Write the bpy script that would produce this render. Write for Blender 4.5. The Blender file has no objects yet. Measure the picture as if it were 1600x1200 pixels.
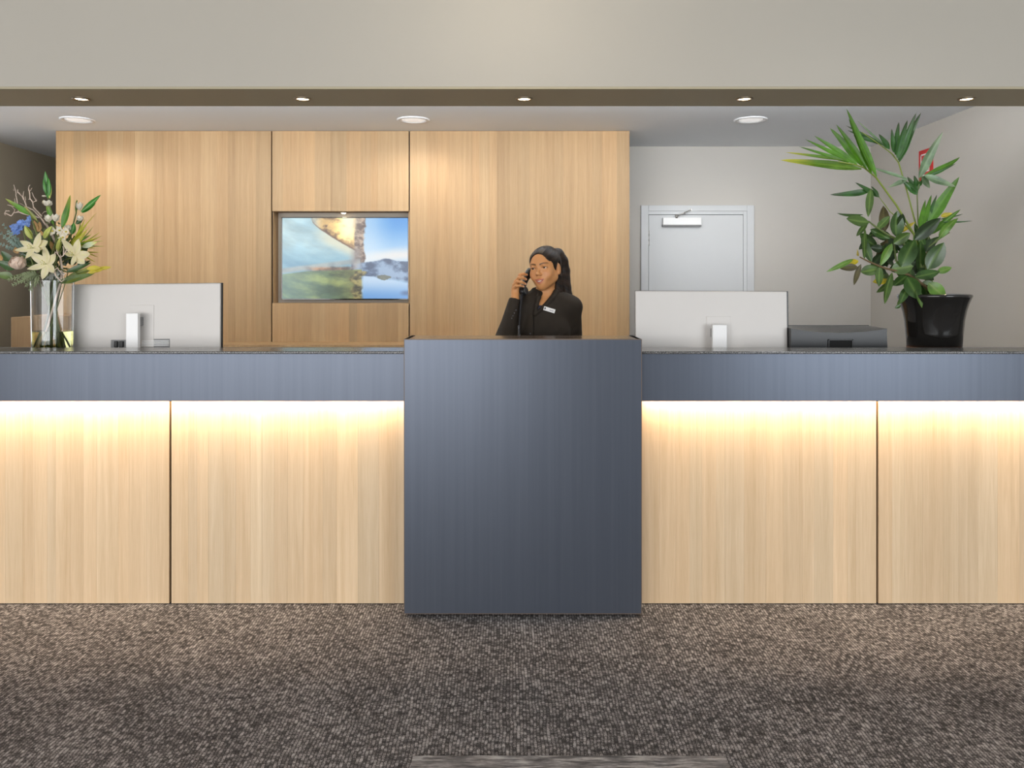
import bpy, bmesh, math, random
import numpy as np
from mathutils import Vector, Matrix

random.seed(7)
SC = bpy.context.scene
COL = SC.collection

# ------------------------------------------------------------------ camera, world, lights, exposure
EYE = 1.363          # camera height
CY = -3.274          # camera distance in front of the pedestal face (y = 0)
FPX = 1244.4         # focal length in pixels of a 1600 px wide frame (28 mm)
HOR = 446.0          # row of the horizon
cam_d = bpy.data.cameras.new('camera')
cam_d.lens = 28.0
cam_d.sensor_width = 36.0
cam_d.shift_y = -(600.0 - HOR) / 1600.0
cam_d.clip_start = 0.05
cam = bpy.data.objects.new('camera', cam_d)
cam.location = (0, CY, EYE)
cam.rotation_euler = (math.pi / 2, 0, 0)
COL.objects.link(cam)
SC.camera = cam

vs = SC.view_settings
vs.view_transform = 'Standard'
vs.look = 'None'
vs.gamma = 1.0
vs.use_curve_mapping = False
vs.exposure = 0.0

world = bpy.data.worlds.new('world')
SC.world = world
world.use_nodes = True
world.node_tree.nodes['Background'].inputs[0].default_value = (0.75, 0.85, 1.0, 1)
world.node_tree.nodes['Background'].inputs[1].default_value = 0.6


def area_light(name, loc, rot, sx, sy, power, color, spread=None):
    d = bpy.data.lights.new(name, 'AREA')
    d.shape = 'RECTANGLE'
    d.size, d.size_y = sx, sy
    d.energy = power
    d.color = color
    if spread:
        d.spread = math.radians(spread)
    o = bpy.data.objects.new(name, d)
    o.location = loc
    o.rotation_euler = rot
    COL.objects.link(o)
    return o


def spot_light(name, loc, power, color, angle=100, blend=0.8, size=0.03, rot=(0, 0, 0)):
    d = bpy.data.lights.new(name, 'SPOT')
    d.energy = power
    d.color = color
    d.spot_size = math.radians(angle)
    d.spot_blend = blend
    d.shadow_soft_size = size
    o = bpy.data.objects.new(name, d)
    o.location = loc
    o.rotation_euler = rot
    COL.objects.link(o)
    return o


XLW = -4.57
DAY = (0.985, 0.985, 0.98)
WARM = (1.0, 0.76, 0.50)
# daylight through the two hall windows behind the camera, then an added side light
area_light('daylight', (-3.4, -8.0, 1.43), (math.pi / 2, 0, 0), 7.0, 2.8, 385, DAY)
area_light('daylight', (5.05, -8.0, 1.43), (math.pi / 2, 0, 0), 3.7, 2.8, 230, (0.92, 0.965, 1.0))
area_light('daylight', (XLW, 2.35, 1.65), (math.pi / 2, 0, -math.pi / 2), 1.75, 1.55, 8, (1.0, 0.98, 0.95))  # light of the added side window, fills the office
# added fill strip, unseen behind the bulkhead, to brighten the office ceiling
area_light('ceiling_fill_light', (-0.6, 1.36, 2.50), (math.radians(138), 0, 0), 6.6, 0.05, 104, (0.90, 0.95, 1.0))
# ceiling lamps of the hall in front of the desk, with one added cool spot
hl = bpy.data.lights.new('hall_light', 'POINT')
hl.energy, hl.color, hl.shadow_soft_size = 6.5, (1.0, 0.88, 0.70), 0.05
hlo = bpy.data.objects.new('hall_light', hl)
hlo.location = (0.0, 0.12, 2.95)
COL.objects.link(hlo)
spot_light('hall_light', (1.7, -0.1, 2.95), 9, (0.97, 0.98, 1.0), 165, 1.0, 0.06)  # added cool light, unseen, brightens the right of the bulkhead
for hx in (-3.0, 0.2, 3.2):
    spot_light('hall_light', (hx, -3.4, 2.97), 30, (1.0, 0.92, 0.80), 150, 1.0, 0.06)


# ------------------------------------------------------------------ helpers
def P(px, py, Y):
    """the point at depth Y that the photograph shows at pixel (px, py)"""
    Z = Y - CY
    return Vector(((px - 800.0) / FPX * Z, Y, EYE - (py - HOR) / FPX * Z))


def S(Y):
    return (Y - CY) / FPX      # metres per pixel at depth Y


class MB:
    def __init__(self):
        self.v, self.f, self.m, self.c = [], [], [], []
        self.sm = []

    def add(self, verts, faces, mi=0, cols=None, smooth=True):
        n = len(self.v)
        self.v += [tuple(v) for v in verts]
        self.f += [tuple(i + n for i in f) for f in faces]
        self.m += [mi] * len(faces)
        self.sm += [smooth] * len(faces)
        self.c += list(cols) if cols is not None else [(0, 0, 0, 1)] * len(verts)
        return self

    def box(self, lo, hi, bev=0.0, seg=2, mi=0, xf=None):
        bm = bmesh.new()
        bmesh.ops.create_cube(bm, size=1.0)
        lo, hi = Vector(lo), Vector(hi)
        c, d = (lo + hi) / 2, hi - lo
        for v in bm.verts:
            v.co = Vector((v.co.x * d.x + c.x, v.co.y * d.y + c.y, v.co.z * d.z + c.z))
        if bev > 0:
            bmesh.ops.bevel(bm, geom=bm.edges[:], offset=min(bev, min(d) * 0.45), segments=seg, affect='EDGES', profile=0.5)
        self.bm(bm, mi, xf, smooth=False)
        return self

    def bm(self, bm, mi=0, xf=None, smooth=True):
        bm.verts.index_update()
        vs_ = [(xf @ v.co) if xf else v.co.copy() for v in bm.verts]
        self.add(vs_, [[v.index for v in f.verts] for f in bm.faces], mi, None, smooth)
        bm.free()
        return self

    def lathe(self, prof, c=(0, 0, 0), n=32, mi=0, cap0=True, cap1=True, smooth=True):
        """prof: list of (radius, z)"""
        vs_, fs = [], []
        for r, z in prof:
            for k in range(n):
                a = 2 * math.pi * k / n
                vs_.append((c[0] + r * math.cos(a), c[1] + r * math.sin(a), c[2] + z))
        for i in range(len(prof) - 1):
            for k in range(n):
                k2 = (k + 1) % n
                fs.append((i * n + k, i * n + k2, (i + 1) * n + k2, (i + 1) * n + k))
        if cap0:
            fs.append(tuple(reversed(range(n))))
        if cap1:
            b = (len(prof) - 1) * n
            fs.append(tuple(range(b, b + n)))
        return self.add(vs_, fs, mi, None, smooth)

    def tube(self, pts, rad, n=8, mi=0, closed=False, cap=True):
        pts = [Vector(p) for p in pts]
        if not isinstance(rad, (list, tuple)):
            rad = [rad] * len(pts)
        vs_, fs = [], []
        up = None
        N = len(pts)
        for i, p in enumerate(pts):
            a = pts[max(i - 1, 0)]
            b = pts[min(i + 1, N - 1)]
            t = (b - a)
            if t.length < 1e-9:
                t = Vector((0, 0, 1))
            t.normalize()
            if up is None:
                up = t.orthogonal().normalized()
            up = (up - t * up.dot(t))
            if up.length < 1e-6:
                up = t.orthogonal()
            up.normalize()
            s = t.cross(up)
            for k in range(n):
                an = 2 * math.pi * k / n
                vs_.append(p + (up * math.cos(an) + s * math.sin(an)) * rad[i])
        for i in range(N - 1):
            for k in range(n):
                k2 = (k + 1) % n
                fs.append((i * n + k, i * n + k2, (i + 1) * n + k2, (i + 1) * n + k))
        if cap:
            fs.append(tuple(reversed(range(n))))
            fs.append(tuple(range((N - 1) * n, N * n)))
        return self.add(vs_, fs, mi)

    def ball(self, c, r, n=16, m=10, mi=0, xf=None):
        """ellipsoid of radii r=(rx,ry,rz)"""
        if not isinstance(r, (list, tuple)):
            r = (r, r, r)
        bm = bmesh.new()
        bmesh.ops.create_uvsphere(bm, u_segments=n, v_segments=m, radius=1.0)
        for v in bm.verts:
            q = Vector((v.co.x * r[0], v.co.y * r[1], v.co.z * r[2]))
            if xf:
                q = xf @ q
            v.co = q + Vector(c)
        return self.bm(bm, mi)

    def leaf(self, base, tip, width, up=(0, -1, 0), bow=0.0, fold=0.15, nseg=8, prof='leaf', mi=0, side_bow=0.0, wave=0.0):
        base, tip = Vector(base), Vector(tip)
        ax = tip - base
        L = ax.length
        if L < 1e-6:
            return self
        a = ax / L
        side = a.cross(Vector(up))
        if side.length < 1e-4:
            side = a.orthogonal()
        side.normalize()
        nr = side.cross(a).normalized()
        us = (-1, -0.5, 0, 0.5, 1)
        vs_, fs, cs = [], [], []
        for i in range(nseg + 1):
            t = i / nseg
            if prof == 'leaf':
                w = math.sin(math.pi * min(1, t) ** 0.85) ** 0.75 if 0 < t < 1 else 0.0
                w = max(w, 0.06 if t < 0.5 else 0.0)
            elif prof == 'blade':
                w = (min(1.0, t / 0.35) ** 0.6) * (1 - t) ** 0.62 * 1.25 if t < 1 else 0.0
                w = min(max(w, 0.12 if t < 0.5 else 0.0), 1.0)
            elif prof == 'petal':
                w = (math.sin(math.pi * t ** 0.8)) ** 0.8 if 0 < t < 1 else 0.0
                w = max(w, 0.25 * (1 - t) if t < 0.5 else 0)
            else:
                w = 1.0 - 0.2 * t
            c = base + ax * t + nr * (bow * L * 4 * t * (1 - t)) + side * (side_bow * L * 4 * t * (1 - t))
            for u in us:
                q = c + side * (u * w * width / 2) + nr * (fold * abs(u) * w * width / 2)
                if wave:
                    q += nr * (wave * width * u * math.sin(t * 9.0 + u))
                vs_.append(q)
                cs.append((max(0.0, 1 - abs(u) * 2), t, 0, 1))
        for i in range(nseg):
            for k in range(4):
                o = i * 5 + k
                fs.append((o, o + 1, o + 6, o + 5))
        return self.add(vs_, fs, mi, cs)

    def build(self, name, mats, parent=None, origin=None):
        """links the collected shapes as one object; points are world points, stored relative to the thing's base"""
        if not isinstance(mats, (list, tuple)):
            mats = [mats]
        root = parent
        while root is not None and root.parent is not None:
            root = root.parent
        off = Vector(root.location) if root is not None else (Vector(origin) if origin is not None else Vector((0, 0, 0)))
        me = bpy.data.meshes.new(name)
        me.from_pydata([(v[0] - off.x, v[1] - off.y, v[2] - off.z) for v in self.v], [], self.f)
        for m in mats:
            me.materials.append(m)
        me.polygons.foreach_set('material_index', self.m)
        me.polygons.foreach_set('use_smooth', self.sm)
        if any(c[0] or c[1] for c in self.c):
            at = me.color_attributes.new('tint', 'FLOAT_COLOR', 'POINT')
            at.data.foreach_set('color', np.array(self.c, dtype=np.float32).ravel())
        me.update()
        o = bpy.data.objects.new(name, me)
        COL.objects.link(o)
        if parent is not None:
            o.parent = parent
        else:
            o.location = off
        return o


def tag(o, label, cat=None, group=None, kind=None):
    if label:
        o['label'] = label
    if cat:
        o['category'] = cat
    if group:
        o['group'] = group
    if kind:
        o['kind'] = kind
    return o


def thing(name, loc, label, cat, group=None, kind=None):
    o = bpy.data.objects.new(name, None)
    o.empty_display_size = 0.05
    o.location = loc
    COL.objects.link(o)
    return tag(o, label, cat, group, kind)


# ------------------------------------------------------------------ materials
def nodes_of(name):
    m = bpy.data.materials.new(name)
    m.use_nodes = True
    nt = m.node_tree
    return m, nt, nt.nodes['Principled BSDF']


def N(nt, kind, **kw):
    n = nt.nodes.new(kind)
    for k, v in kw.items():
        if k.startswith('i_'):
            n.inputs[k[2:].replace('_', ' ')].default_value = v
        else:
            setattr(n, k, v)
    return n


def plain(name, col, rough=0.5, metal=0.0, spec=0.5, noise=0.0, nscale=40.0, bump=0.0, coat=0.0, emit=None, estr=0.0, trans=0.0, ior=1.45, sub=0.0):
    m, nt, b = nodes_of(name)
    b.inputs['Base Color'].default_value = (*col, 1)
    b.inputs['Roughness'].default_value = rough
    b.inputs['Metallic'].default_value = metal
    b.inputs['Specular IOR Level'].default_value = spec
    b.inputs['Coat Weight'].default_value = coat
    b.inputs['Transmission Weight'].default_value = trans
    b.inputs['IOR'].default_value = ior
    if sub:
        b.inputs['Subsurface Weight'].default_value = sub
        b.inputs['Subsurface Radius'].default_value = (0.02, 0.008, 0.004)
    if emit:
        b.inputs['Emission Color'].default_value = (*emit, 1)
        b.inputs['Emission Strength'].default_value = estr
    if noise or bump:
        tc = N(nt, 'ShaderNodeNewGeometry')
        nz = N(nt, 'ShaderNodeTexNoise', i_Scale=nscale, i_Detail=5.0)
        nt.links.new(tc.outputs['Position'], nz.inputs['Vector'])
        if noise:
            mx = N(nt, 'ShaderNodeMix', data_type='RGBA', blend_type='MIX')
            mx.inputs['A'].default_value = (*[c * (1 - noise) for c in col], 1)
            mx.inputs['B'].default_value = (*[min(1, c * (1 + noise)) for c in col], 1)
            nt.links.new(nz.outputs['Fac'], mx.inputs['Factor'])
            nt.links.new(mx.outputs['Result'], b.inputs['Base Color'])
        if bump:
            bp = N(nt, 'ShaderNodeBump', i_Strength=bump, i_Distance=0.002)
            nt.links.new(nz.outputs['Fac'], bp.inputs['Height'])
            nt.links.new(bp.outputs['Normal'], b.inputs['Normal'])
    return m


def ramp(nt, stops):
    r = N(nt, 'ShaderNodeValToRGB')
    e = r.color_ramp.elements
    while len(e) < len(stops):
        e.new(0.5)
    for k, (p, c) in enumerate(stops):
        e[k].position = p
        e[k].color = (*c, 1)
    return r


def oak(name, dark, light, rough=0.5):
    """pale oak veneer with upright grain; every board takes its own tone from its object colour"""
    m, nt, b = nodes_of(name)
    geo = N(nt, 'ShaderNodeNewGeometry')
    oi = N(nt, 'ShaderNodeObjectInfo')
    off = N(nt, 'ShaderNodeVectorMath', operation='SCALE')
    cmb = N(nt, 'ShaderNodeCombineXYZ')
    nt.links.new(oi.outputs['Random'], cmb.inputs['X'])
    nt.links.new(oi.outputs['Random'], cmb.inputs['Z'])
    off.inputs['Scale'].default_value = 37.0
    nt.links.new(cmb.outputs['Vector'], off.inputs[0])
    ad = N(nt, 'ShaderNodeVectorMath', operation='ADD')
    nt.links.new(geo.outputs['Position'], ad.inputs[0])
    nt.links.new(off.outputs['Vector'], ad.inputs[1])
    sc = N(nt, 'ShaderNodeVectorMath', operation='MULTIPLY')
    sc.inputs[1].default_value = (34, 34, 0.9)
    nt.links.new(ad.outputs['Vector'], sc.inputs[0])
    n1 = N(nt, 'ShaderNodeTexNoise', i_Scale=1.0, i_Detail=6.0, i_Roughness=0.6, i_Distortion=0.6)
    nt.links.new(sc.outputs['Vector'], n1.inputs['Vector'])
    sc2 = N(nt, 'ShaderNodeVectorMath', operation='MULTIPLY')
    sc2.inputs[1].default_value = (300, 300, 9)
    nt.links.new(ad.outputs['Vector'], sc2.inputs[0])
    n2 = N(nt, 'ShaderNodeTexNoise', i_Scale=1.0, i_Detail=3.0)
    nt.links.new(sc2.outputs['Vector'], n2.inputs['Vector'])
    av = N(nt, 'ShaderNodeMix', data_type='FLOAT')
    av.inputs['Factor'].default_value = 0.3
    nt.links.new(n1.outputs['Fac'], av.inputs['A'])
    nt.links.new(n2.outputs['Fac'], av.inputs['B'])
    r = ramp(nt, [(0.28, dark), (0.70, light)])
    nt.links.new(av.outputs['Result'], r.inputs['Fac'])
    mu = N(nt, 'ShaderNodeMix', data_type='RGBA', blend_type='MULTIPLY')
    mu.inputs['Factor'].default_value = 1.0
    nt.links.new(r.outputs['Color'], mu.inputs['A'])
    nt.links.new(oi.outputs['Color'], mu.inputs['B'])
    nt.links.new(mu.outputs['Result'], b.inputs['Base Color'])
    b.inputs['Roughness'].default_value = rough
    b.inputs['Specular IOR Level'].default_value = 0.35
    bp = N(nt, 'ShaderNodeBump', i_Strength=0.08, i_Distance=0.001)
    nt.links.new(av.outputs['Result'], bp.inputs['Height'])
    nt.links.new(bp.outputs['Normal'], b.inputs['Normal'])
    return m


def laminate(name, c0, c1, rough):
    m, nt, b = nodes_of(name)
    geo = N(nt, 'ShaderNodeNewGeometry')
    sc = N(nt, 'ShaderNodeVectorMath', operation='MULTIPLY')
    sc.inputs[1].default_value = (55, 55, 0.7)
    nt.links.new(geo.outputs['Position'], sc.inputs[0])
    n1 = N(nt, 'ShaderNodeTexNoise', i_Scale=1.0, i_Detail=5.0, i_Roughness=0.65)
    nt.links.new(sc.outputs['Vector'], n1.inputs['Vector'])
    r = ramp(nt, [(0.3, c0), (0.7, c1)])
    nt.links.new(n1.outputs['Fac'], r.inputs['Fac'])
    nt.links.new(r.outputs['Color'], b.inputs['Base Color'])
    b.inputs['Roughness'].default_value = rough
    b.inputs['Specular IOR Level'].default_value = 0.6
    # satin metallic laminate, brushed across so that its sheen draws out upright
    b.inputs['Metallic'].default_value = 0.66
    b.inputs['Anisotropic'].default_value = 0.4
    tg = N(nt, 'ShaderNodeCombineXYZ')
    tg.inputs['Z'].default_value = 1.0
    nt.links.new(tg.outputs['Vector'], b.inputs['Tangent'])
    return m


def granite_mat():
    m, nt, b = nodes_of('granite')
    geo = N(nt, 'ShaderNodeNewGeometry')
    n1 = N(nt, 'ShaderNodeTexNoise', i_Scale=260.0, i_Detail=3.0)
    nt.links.new(geo.outputs['Position'], n1.inputs['Vector'])
    r = ramp(nt, [(0.36, (0.03, 0.03, 0.03)), (0.52, (0.10, 0.098, 0.095)), (0.68, (0.34, 0.33, 0.32))])
    nt.links.new(n1.outputs['Fac'], r.inputs['Fac'])
    nt.links.new(r.outputs['Color'], b.inputs['Base Color'])
    b.inputs['Roughness'].default_value = 0.22
    return m


def carpet_mat():
    m, nt, b = nodes_of('carpet')
    geo = N(nt, 'ShaderNodeNewGeometry')
    sep = N(nt, 'ShaderNodeSeparateXYZ')
    nt.links.new(geo.outputs['Position'], sep.inputs['Vector'])

    def mth(op, a, bb=None, c=None):
        n = N(nt, 'ShaderNodeMath', operation=op)
        for k, v in enumerate((a, bb, c)):
            if v is None:
                continue
            if isinstance(v, (int, float)):
                n.inputs[k].default_value = v
            else:
                nt.links.new(v, n.inputs[k])
        return n.outputs[0]
    # a slow wobble keeps the rows from being ruler straight
    wob = N(nt, 'ShaderNodeTexNoise', i_Scale=9.0, i_Detail=2.0)
    nt.links.new(geo.outputs['Position'], wob.inputs['Vector'])
    xw = mth('ADD', mth('MULTIPLY', sep.outputs['X'], 1 / 0.0105), mth('MULTIPLY', wob.outputs['Fac'], 1.5))
    cx = mth('FLOOR', xw)
    fx = mth('FRACT', xw)
    # every row of yarn carries its own run of light and dark loops
    cv = N(nt, 'ShaderNodeCombineXYZ')
    nt.links.new(mth('MULTIPLY', cx, 7.31), cv.inputs['X'])
    nt.links.new(mth('MULTIPLY', sep.outputs['Y'], 44.0), cv.inputs['Y'])
    run = N(nt, 'ShaderNodeTexNoise', i_Scale=1.0, i_Detail=2.0, i_Roughness=0.6)
    nt.links.new(cv.outputs['Vector'], run.inputs['Vector'])
    big = N(nt, 'ShaderNodeTexNoise', i_Scale=4.0, i_Detail=4.0, i_Roughness=0.6)
    nt.links.new(geo.outputs['Position'], big.inputs['Vector'])
    fine = N(nt, 'ShaderNodeTexNoise', i_Scale=260.0, i_Detail=2.0)
    nt.links.new(geo.outputs['Position'], fine.inputs['Vector'])
    val = mth('ADD', run.outputs['Fac'], mth('MULTIPLY', mth('SUBTRACT', big.outputs['Fac'], 0.5), 0.20))
    val = mth('ADD', val, mth('MULTIPLY', mth('SUBTRACT', fine.outputs['Fac'], 0.5), 0.75))
    gx = mth('MULTIPLY', mth('MULTIPLY', fx, mth('SUBTRACT', 1.0, fx)), 6.0)
    g = N(nt, 'ShaderNodeClamp')
    nt.links.new(gx, g.inputs['Value'])
    val = mth('MULTIPLY', val, mth('ADD', mth('MULTIPLY', g.outputs['Result'], 0.40), 0.60))
    r = ramp(nt, [(0.22, (0.038, 0.035, 0.035)), (0.44, (0.092, 0.085, 0.083)), (0.62, (0.35, 0.325, 0.315)), (0.80, (0.52, 0.49, 0.48))])
    nt.links.new(val, r.inputs['Fac'])
    nt.links.new(r.outputs['Color'], b.inputs['Base Color'])
    b.inputs['Roughness'].default_value = 0.95
    b.inputs['Specular IOR Level'].default_value = 0.1
    bp = N(nt, 'ShaderNodeBump', i_Strength=0.5, i_Distance=0.003)
    nt.links.new(val, bp.inputs['Height'])
    nt.links.new(bp.outputs['Normal'], b.inputs['Normal'])
    return m


def rug_mat():
    m, nt, b = nodes_of('worn_rug')
    geo = N(nt, 'ShaderNodeNewGeometry')
    sc = N(nt, 'ShaderNodeVectorMath', operation='MULTIPLY')
    sc.inputs[1].default_value = (9, 60, 9)
    nt.links.new(geo.outputs['Position'], sc.inputs[0])
    n1 = N(nt, 'ShaderNodeTexNoise', i_Scale=1.0, i_Detail=6.0, i_Roughness=0.7)
    nt.links.new(sc.outputs['Vector'], n1.inputs['Vector'])
    r = ramp(nt, [(0.36, (0.05, 0.047, 0.046)), (0.5, (0.20, 0.185, 0.18)), (0.62, (0.46, 0.44, 0.42))])
    nt.links.new(n1.outputs['Fac'], r.inputs['Fac'])
    nt.links.new(r.outputs['Color'], b.inputs['Base Color'])
    b.inputs['Roughness'].default_value = 0.95
    return m


def leafy(name, col, rib, rough=0.35, tipcol=None, trans=0.0, vary=0.35):
    """leaf or petal: the tint attribute carries the midrib (r) and the run from base to tip (g)"""
    m, nt, b = nodes_of(name)
    at = N(nt, 'ShaderNodeVertexColor', layer_name='tint')
    sp = N(nt, 'ShaderNodeSeparateColor')
    nt.links.new(at.outputs['Color'], sp.inputs['Color'])
    geo = N(nt, 'ShaderNodeNewGeometry')
    nz = N(nt, 'ShaderNodeTexNoise', i_Scale=22.0, i_Detail=3.0)
    nt.links.new(geo.outputs['Position'], nz.inputs['Vector'])
    r = ramp(nt, [(0.3, tuple(c * (1 - vary) for c in col)), (0.7, tuple(min(1, c * (1 + vary)) for c in col))])
    nt.links.new(nz.outputs['Fac'], r.inputs['Fac'])
    last = r.outputs['Color']
    if tipcol:
        rr = N(nt, 'ShaderNodeMapRange')
        rr.inputs['From Min'].default_value = 0.55
        rr.inputs['From Max'].default_value = 1.0
        nt.links.new(sp.outputs['Green'], rr.inputs['Value'])
        mx = N(nt, 'ShaderNodeMix', data_type='RGBA')
        mx.inputs['B'].default_value = (*tipcol, 1)
        nt.links.new(rr.outputs['Result'], mx.inputs['Factor'])
        nt.links.new(last, mx.inputs['A'])
        last = mx.outputs['Result']
    pw = N(nt, 'ShaderNodeMath', operation='POWER')
    pw.inputs[1].default_value = 3.0
    nt.links.new(sp.outputs['Red'], pw.inputs[0])
    mx = N(nt, 'ShaderNodeMix', data_type='RGBA')
    mx.inputs['B'].default_value = (*rib, 1)
    nt.links.new(pw.outputs[0], mx.inputs['Factor'])
    nt.links.new(last, mx.inputs['A'])
    nt.links.new(mx.outputs['Result'], b.inputs['Base Color'])
    b.inputs['Roughness'].default_value = rough
    b.inputs['Subsurface Weight'].default_value = 0.0
    if trans:
        tr = N(nt, 'ShaderNodeBsdfTranslucent')
        nt.links.new(mx.outputs['Result'], tr.inputs['Color'])
        ms = N(nt, 'ShaderNodeMixShader')
        ms.inputs[0].default_value = trans
        nt.links.new(b.outputs[0], ms.inputs[1])
        nt.links.new(tr.outputs[0], ms.inputs[2])
        nt.links.new(ms.outputs[0], nt.nodes['Material Output'].inputs['Surface'])
    return m


M = {}
M['plaster'] = plain('warm_grey_paint', (0.56, 0.53, 0.485), 0.85, noise=0.03, nscale=3.0, bump=0.02)
M['plaster_right'] = plain('side_wall_paint', (0.50, 0.462, 0.41), 0.85, noise=0.03, nscale=3.0)
M['plaster_bulk'] = plain('bulkhead_paint', (0.525, 0.49, 0.428), 0.8, noise=0.02, nscale=2.0)
M['olive'] = plain('shaded_wall_paint', (0.40, 0.335, 0.24), 0.8, noise=0.03, nscale=3.0)  # shade on the left wall put into a darker, browner base colour
M['soffit'] = plain('soffit_paint', (0.50, 0.44, 0.31), 0.7, noise=0.02, nscale=2.0)
M['white_ceil'] = plain('white_ceiling_paint', (0.84, 0.87, 0.90), 0.9, noise=0.02, nscale=2.0)
M['door'] = plain('grey_white_door_paint', (0.62, 0.63, 0.635), 0.45, noise=0.02, nscale=4.0)
M['oak_front'] = oak('oak_front', (0.55, 0.388, 0.225), (0.73, 0.56, 0.375))
M['oak_back'] = oak('oak_back', (0.34, 0.205, 0.095), (0.475, 0.312, 0.158))
M['black_gap'] = plain('black_backing', (0.008, 0.008, 0.008), 0.8)
M['navy'] = laminate('navy_laminate', (0.092, 0.105, 0.135), (0.105, 0.12, 0.153), 0.33)
M['brown_edge'] = plain('brown_edge_band', (0.14, 0.10, 0.075), 0.4)
M['granite'] = granite_mat()
M['worktop'] = plain('dark_worktop', (0.05, 0.05, 0.05), 0.5, noise=0.2, nscale=200)
M['carcass'] = plain('dark_carcass', (0.03, 0.03, 0.032), 0.6)
M['carpet'] = carpet_mat()
M['rug'] = rug_mat()
M['led'] = plain('warm_light_strip', (1, 0.9, 0.75), 0.5, emit=(1.0, 0.80, 0.52), estr=14.0)
M['lamp'] = plain('lit_lamp', (1, 1, 1), 0.5, emit=(1.0, 0.80, 0.50), estr=14.0)
M['lamp_cool'] = plain('lit_lamp_diffuser', (0.9, 0.9, 0.9), 0.5, emit=(1.0, 0.97, 0.94), estr=0.45)
M['steel'] = plain('brushed_steel', (0.6, 0.58, 0.55), 0.3, metal=1.0)
M['bronze'] = plain('bronze_ring', (0.30, 0.24, 0.17), 0.35, metal=0.8)
M['white_trim'] = plain('white_trim', (0.8, 0.8, 0.8), 0.5)
M['silver'] = plain('silver_plastic', (0.62, 0.59, 0.56), 0.45, metal=0.1, noise=0.02, nscale=5)
M['silver_light'] = plain('bright_aluminium', (0.84, 0.83, 0.82), 0.35, metal=0.05)
M['white_plastic'] = plain('white_plastic', (0.88, 0.87, 0.86), 0.35)
M['black_plastic'] = plain('black_plastic', (0.012, 0.012, 0.013), 0.3)
M['black_gloss'] = plain('black_gloss', (0.012, 0.011, 0.010), 0.10, coat=0.6)
M['grey_plastic'] = plain('grey_plastic', (0.22, 0.22, 0.22), 0.4)
M['red'] = plain('red_sign', (0.55, 0.02, 0.018), 0.4)
M['white_print'] = plain('white_print', (0.8, 0.78, 0.75), 0.5)
M['terracotta'] = plain('bare_clay', (0.17, 0.085, 0.05), 0.85, noise=0.2, nscale=90)
M['soil'] = plain('potting_soil', (0.02, 0.014, 0.009), 0.95, noise=0.4, nscale=150, bump=1.0)

# ------------------------------------------------------------------ the setting
XL, XR = -4.55, 3.28         # side walls of the office behind the desk
YB = 4.006                   # back wall
CZ = 2.633                   # office ceiling
HZ = 3.0                     # hall ceiling
B0, B1, BZ = 0.90, 1.303, 2.393   # bulkhead: front face, back face, soffit height


def struct(name, mb, mat, parent=None):
    o = mb.build(name, mat, parent)
    if parent is None:
        o['kind'] = 'structure'
    return o


tag(struct('floor', MB().box((-7.1, -8.1, -0.1), (7.1, 5.8, 0.0)), M['carpet']), 'dark grey and beige flecked loop pile carpet floor')
YR = 5.6                      # the recess past the timber wall runs deeper
XS = -3.2
struct('wall_back', MB().box((XS, YB, 0), (XR + 0.1, YB + 0.1, CZ)).box((XL - 0.1, YR, 0), (XS, YR + 0.1, CZ)).box((XS, YB, 0), (XS + 0.1, YR + 0.1, CZ)), M['plaster'])
# added window, out of view, put in to brighten the office
wl = MB().box((XL - 0.1, B0, 0), (XL, 1.45, CZ + 0.4)).box((XL - 0.1, 3.25, 0), (XL, YR + 0.1, CZ + 0.4))
wl.box((XL - 0.1, 1.45, 0), (XL, 3.25, 0.85)).box((XL - 0.1, 1.45, 2.45), (XL, 3.25, CZ + 0.4))
struct('wall_left', wl, M['olive'])
win = thing('added_window_1', (XL - 0.05, 2.35, 0.85), 'added unseen office window in the shaded side wall', None, kind='structure')
wfm = MB().box((XL - 0.09, 1.45, 0.85), (XL - 0.05, 1.50, 2.45), 0.003).box((XL - 0.09, 3.20, 0.85), (XL - 0.05, 3.25, 2.45), 0.003)
wfm.box((XL - 0.09, 1.50, 0.85), (XL - 0.05, 3.20, 0.90), 0.003).box((XL - 0.09, 1.50, 2.40), (XL - 0.05, 3.20, 2.45), 0.003).box((XL - 0.09, 2.33, 0.90), (XL - 0.05, 2.37, 2.40), 0.003)
wfm.build('window_frame', M['door'], win)
M['pane'] = plain('window_glass', (1, 1, 1), 0.0, trans=1.0)
for wy0, wy1 in ((1.50, 2.33), (2.37, 3.20)):
    MB().box((XL - 0.073, wy0, 0.90), (XL - 0.067, wy1, 2.40)).build('pane', M['pane'], win)
struct('wall_right', MB().box((XR, B0, 0), (XR + 0.1, YB, CZ + 0.4)), M['plaster_right'])
struct('ceiling', MB().box((XL, B1 - 0.05, CZ), (XR, YR, CZ + 0.08)), M['white_ceil'])
bk = MB().box((XL, B0, BZ + 0.012), (XR, B1, HZ))
struct('ceiling_bulkhead', bk, M['plaster_bulk'])
struct('trim_1', MB().box((XL, B0 + 0.002, BZ), (XR, B1, BZ + 0.012)), M['soffit'])
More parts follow.
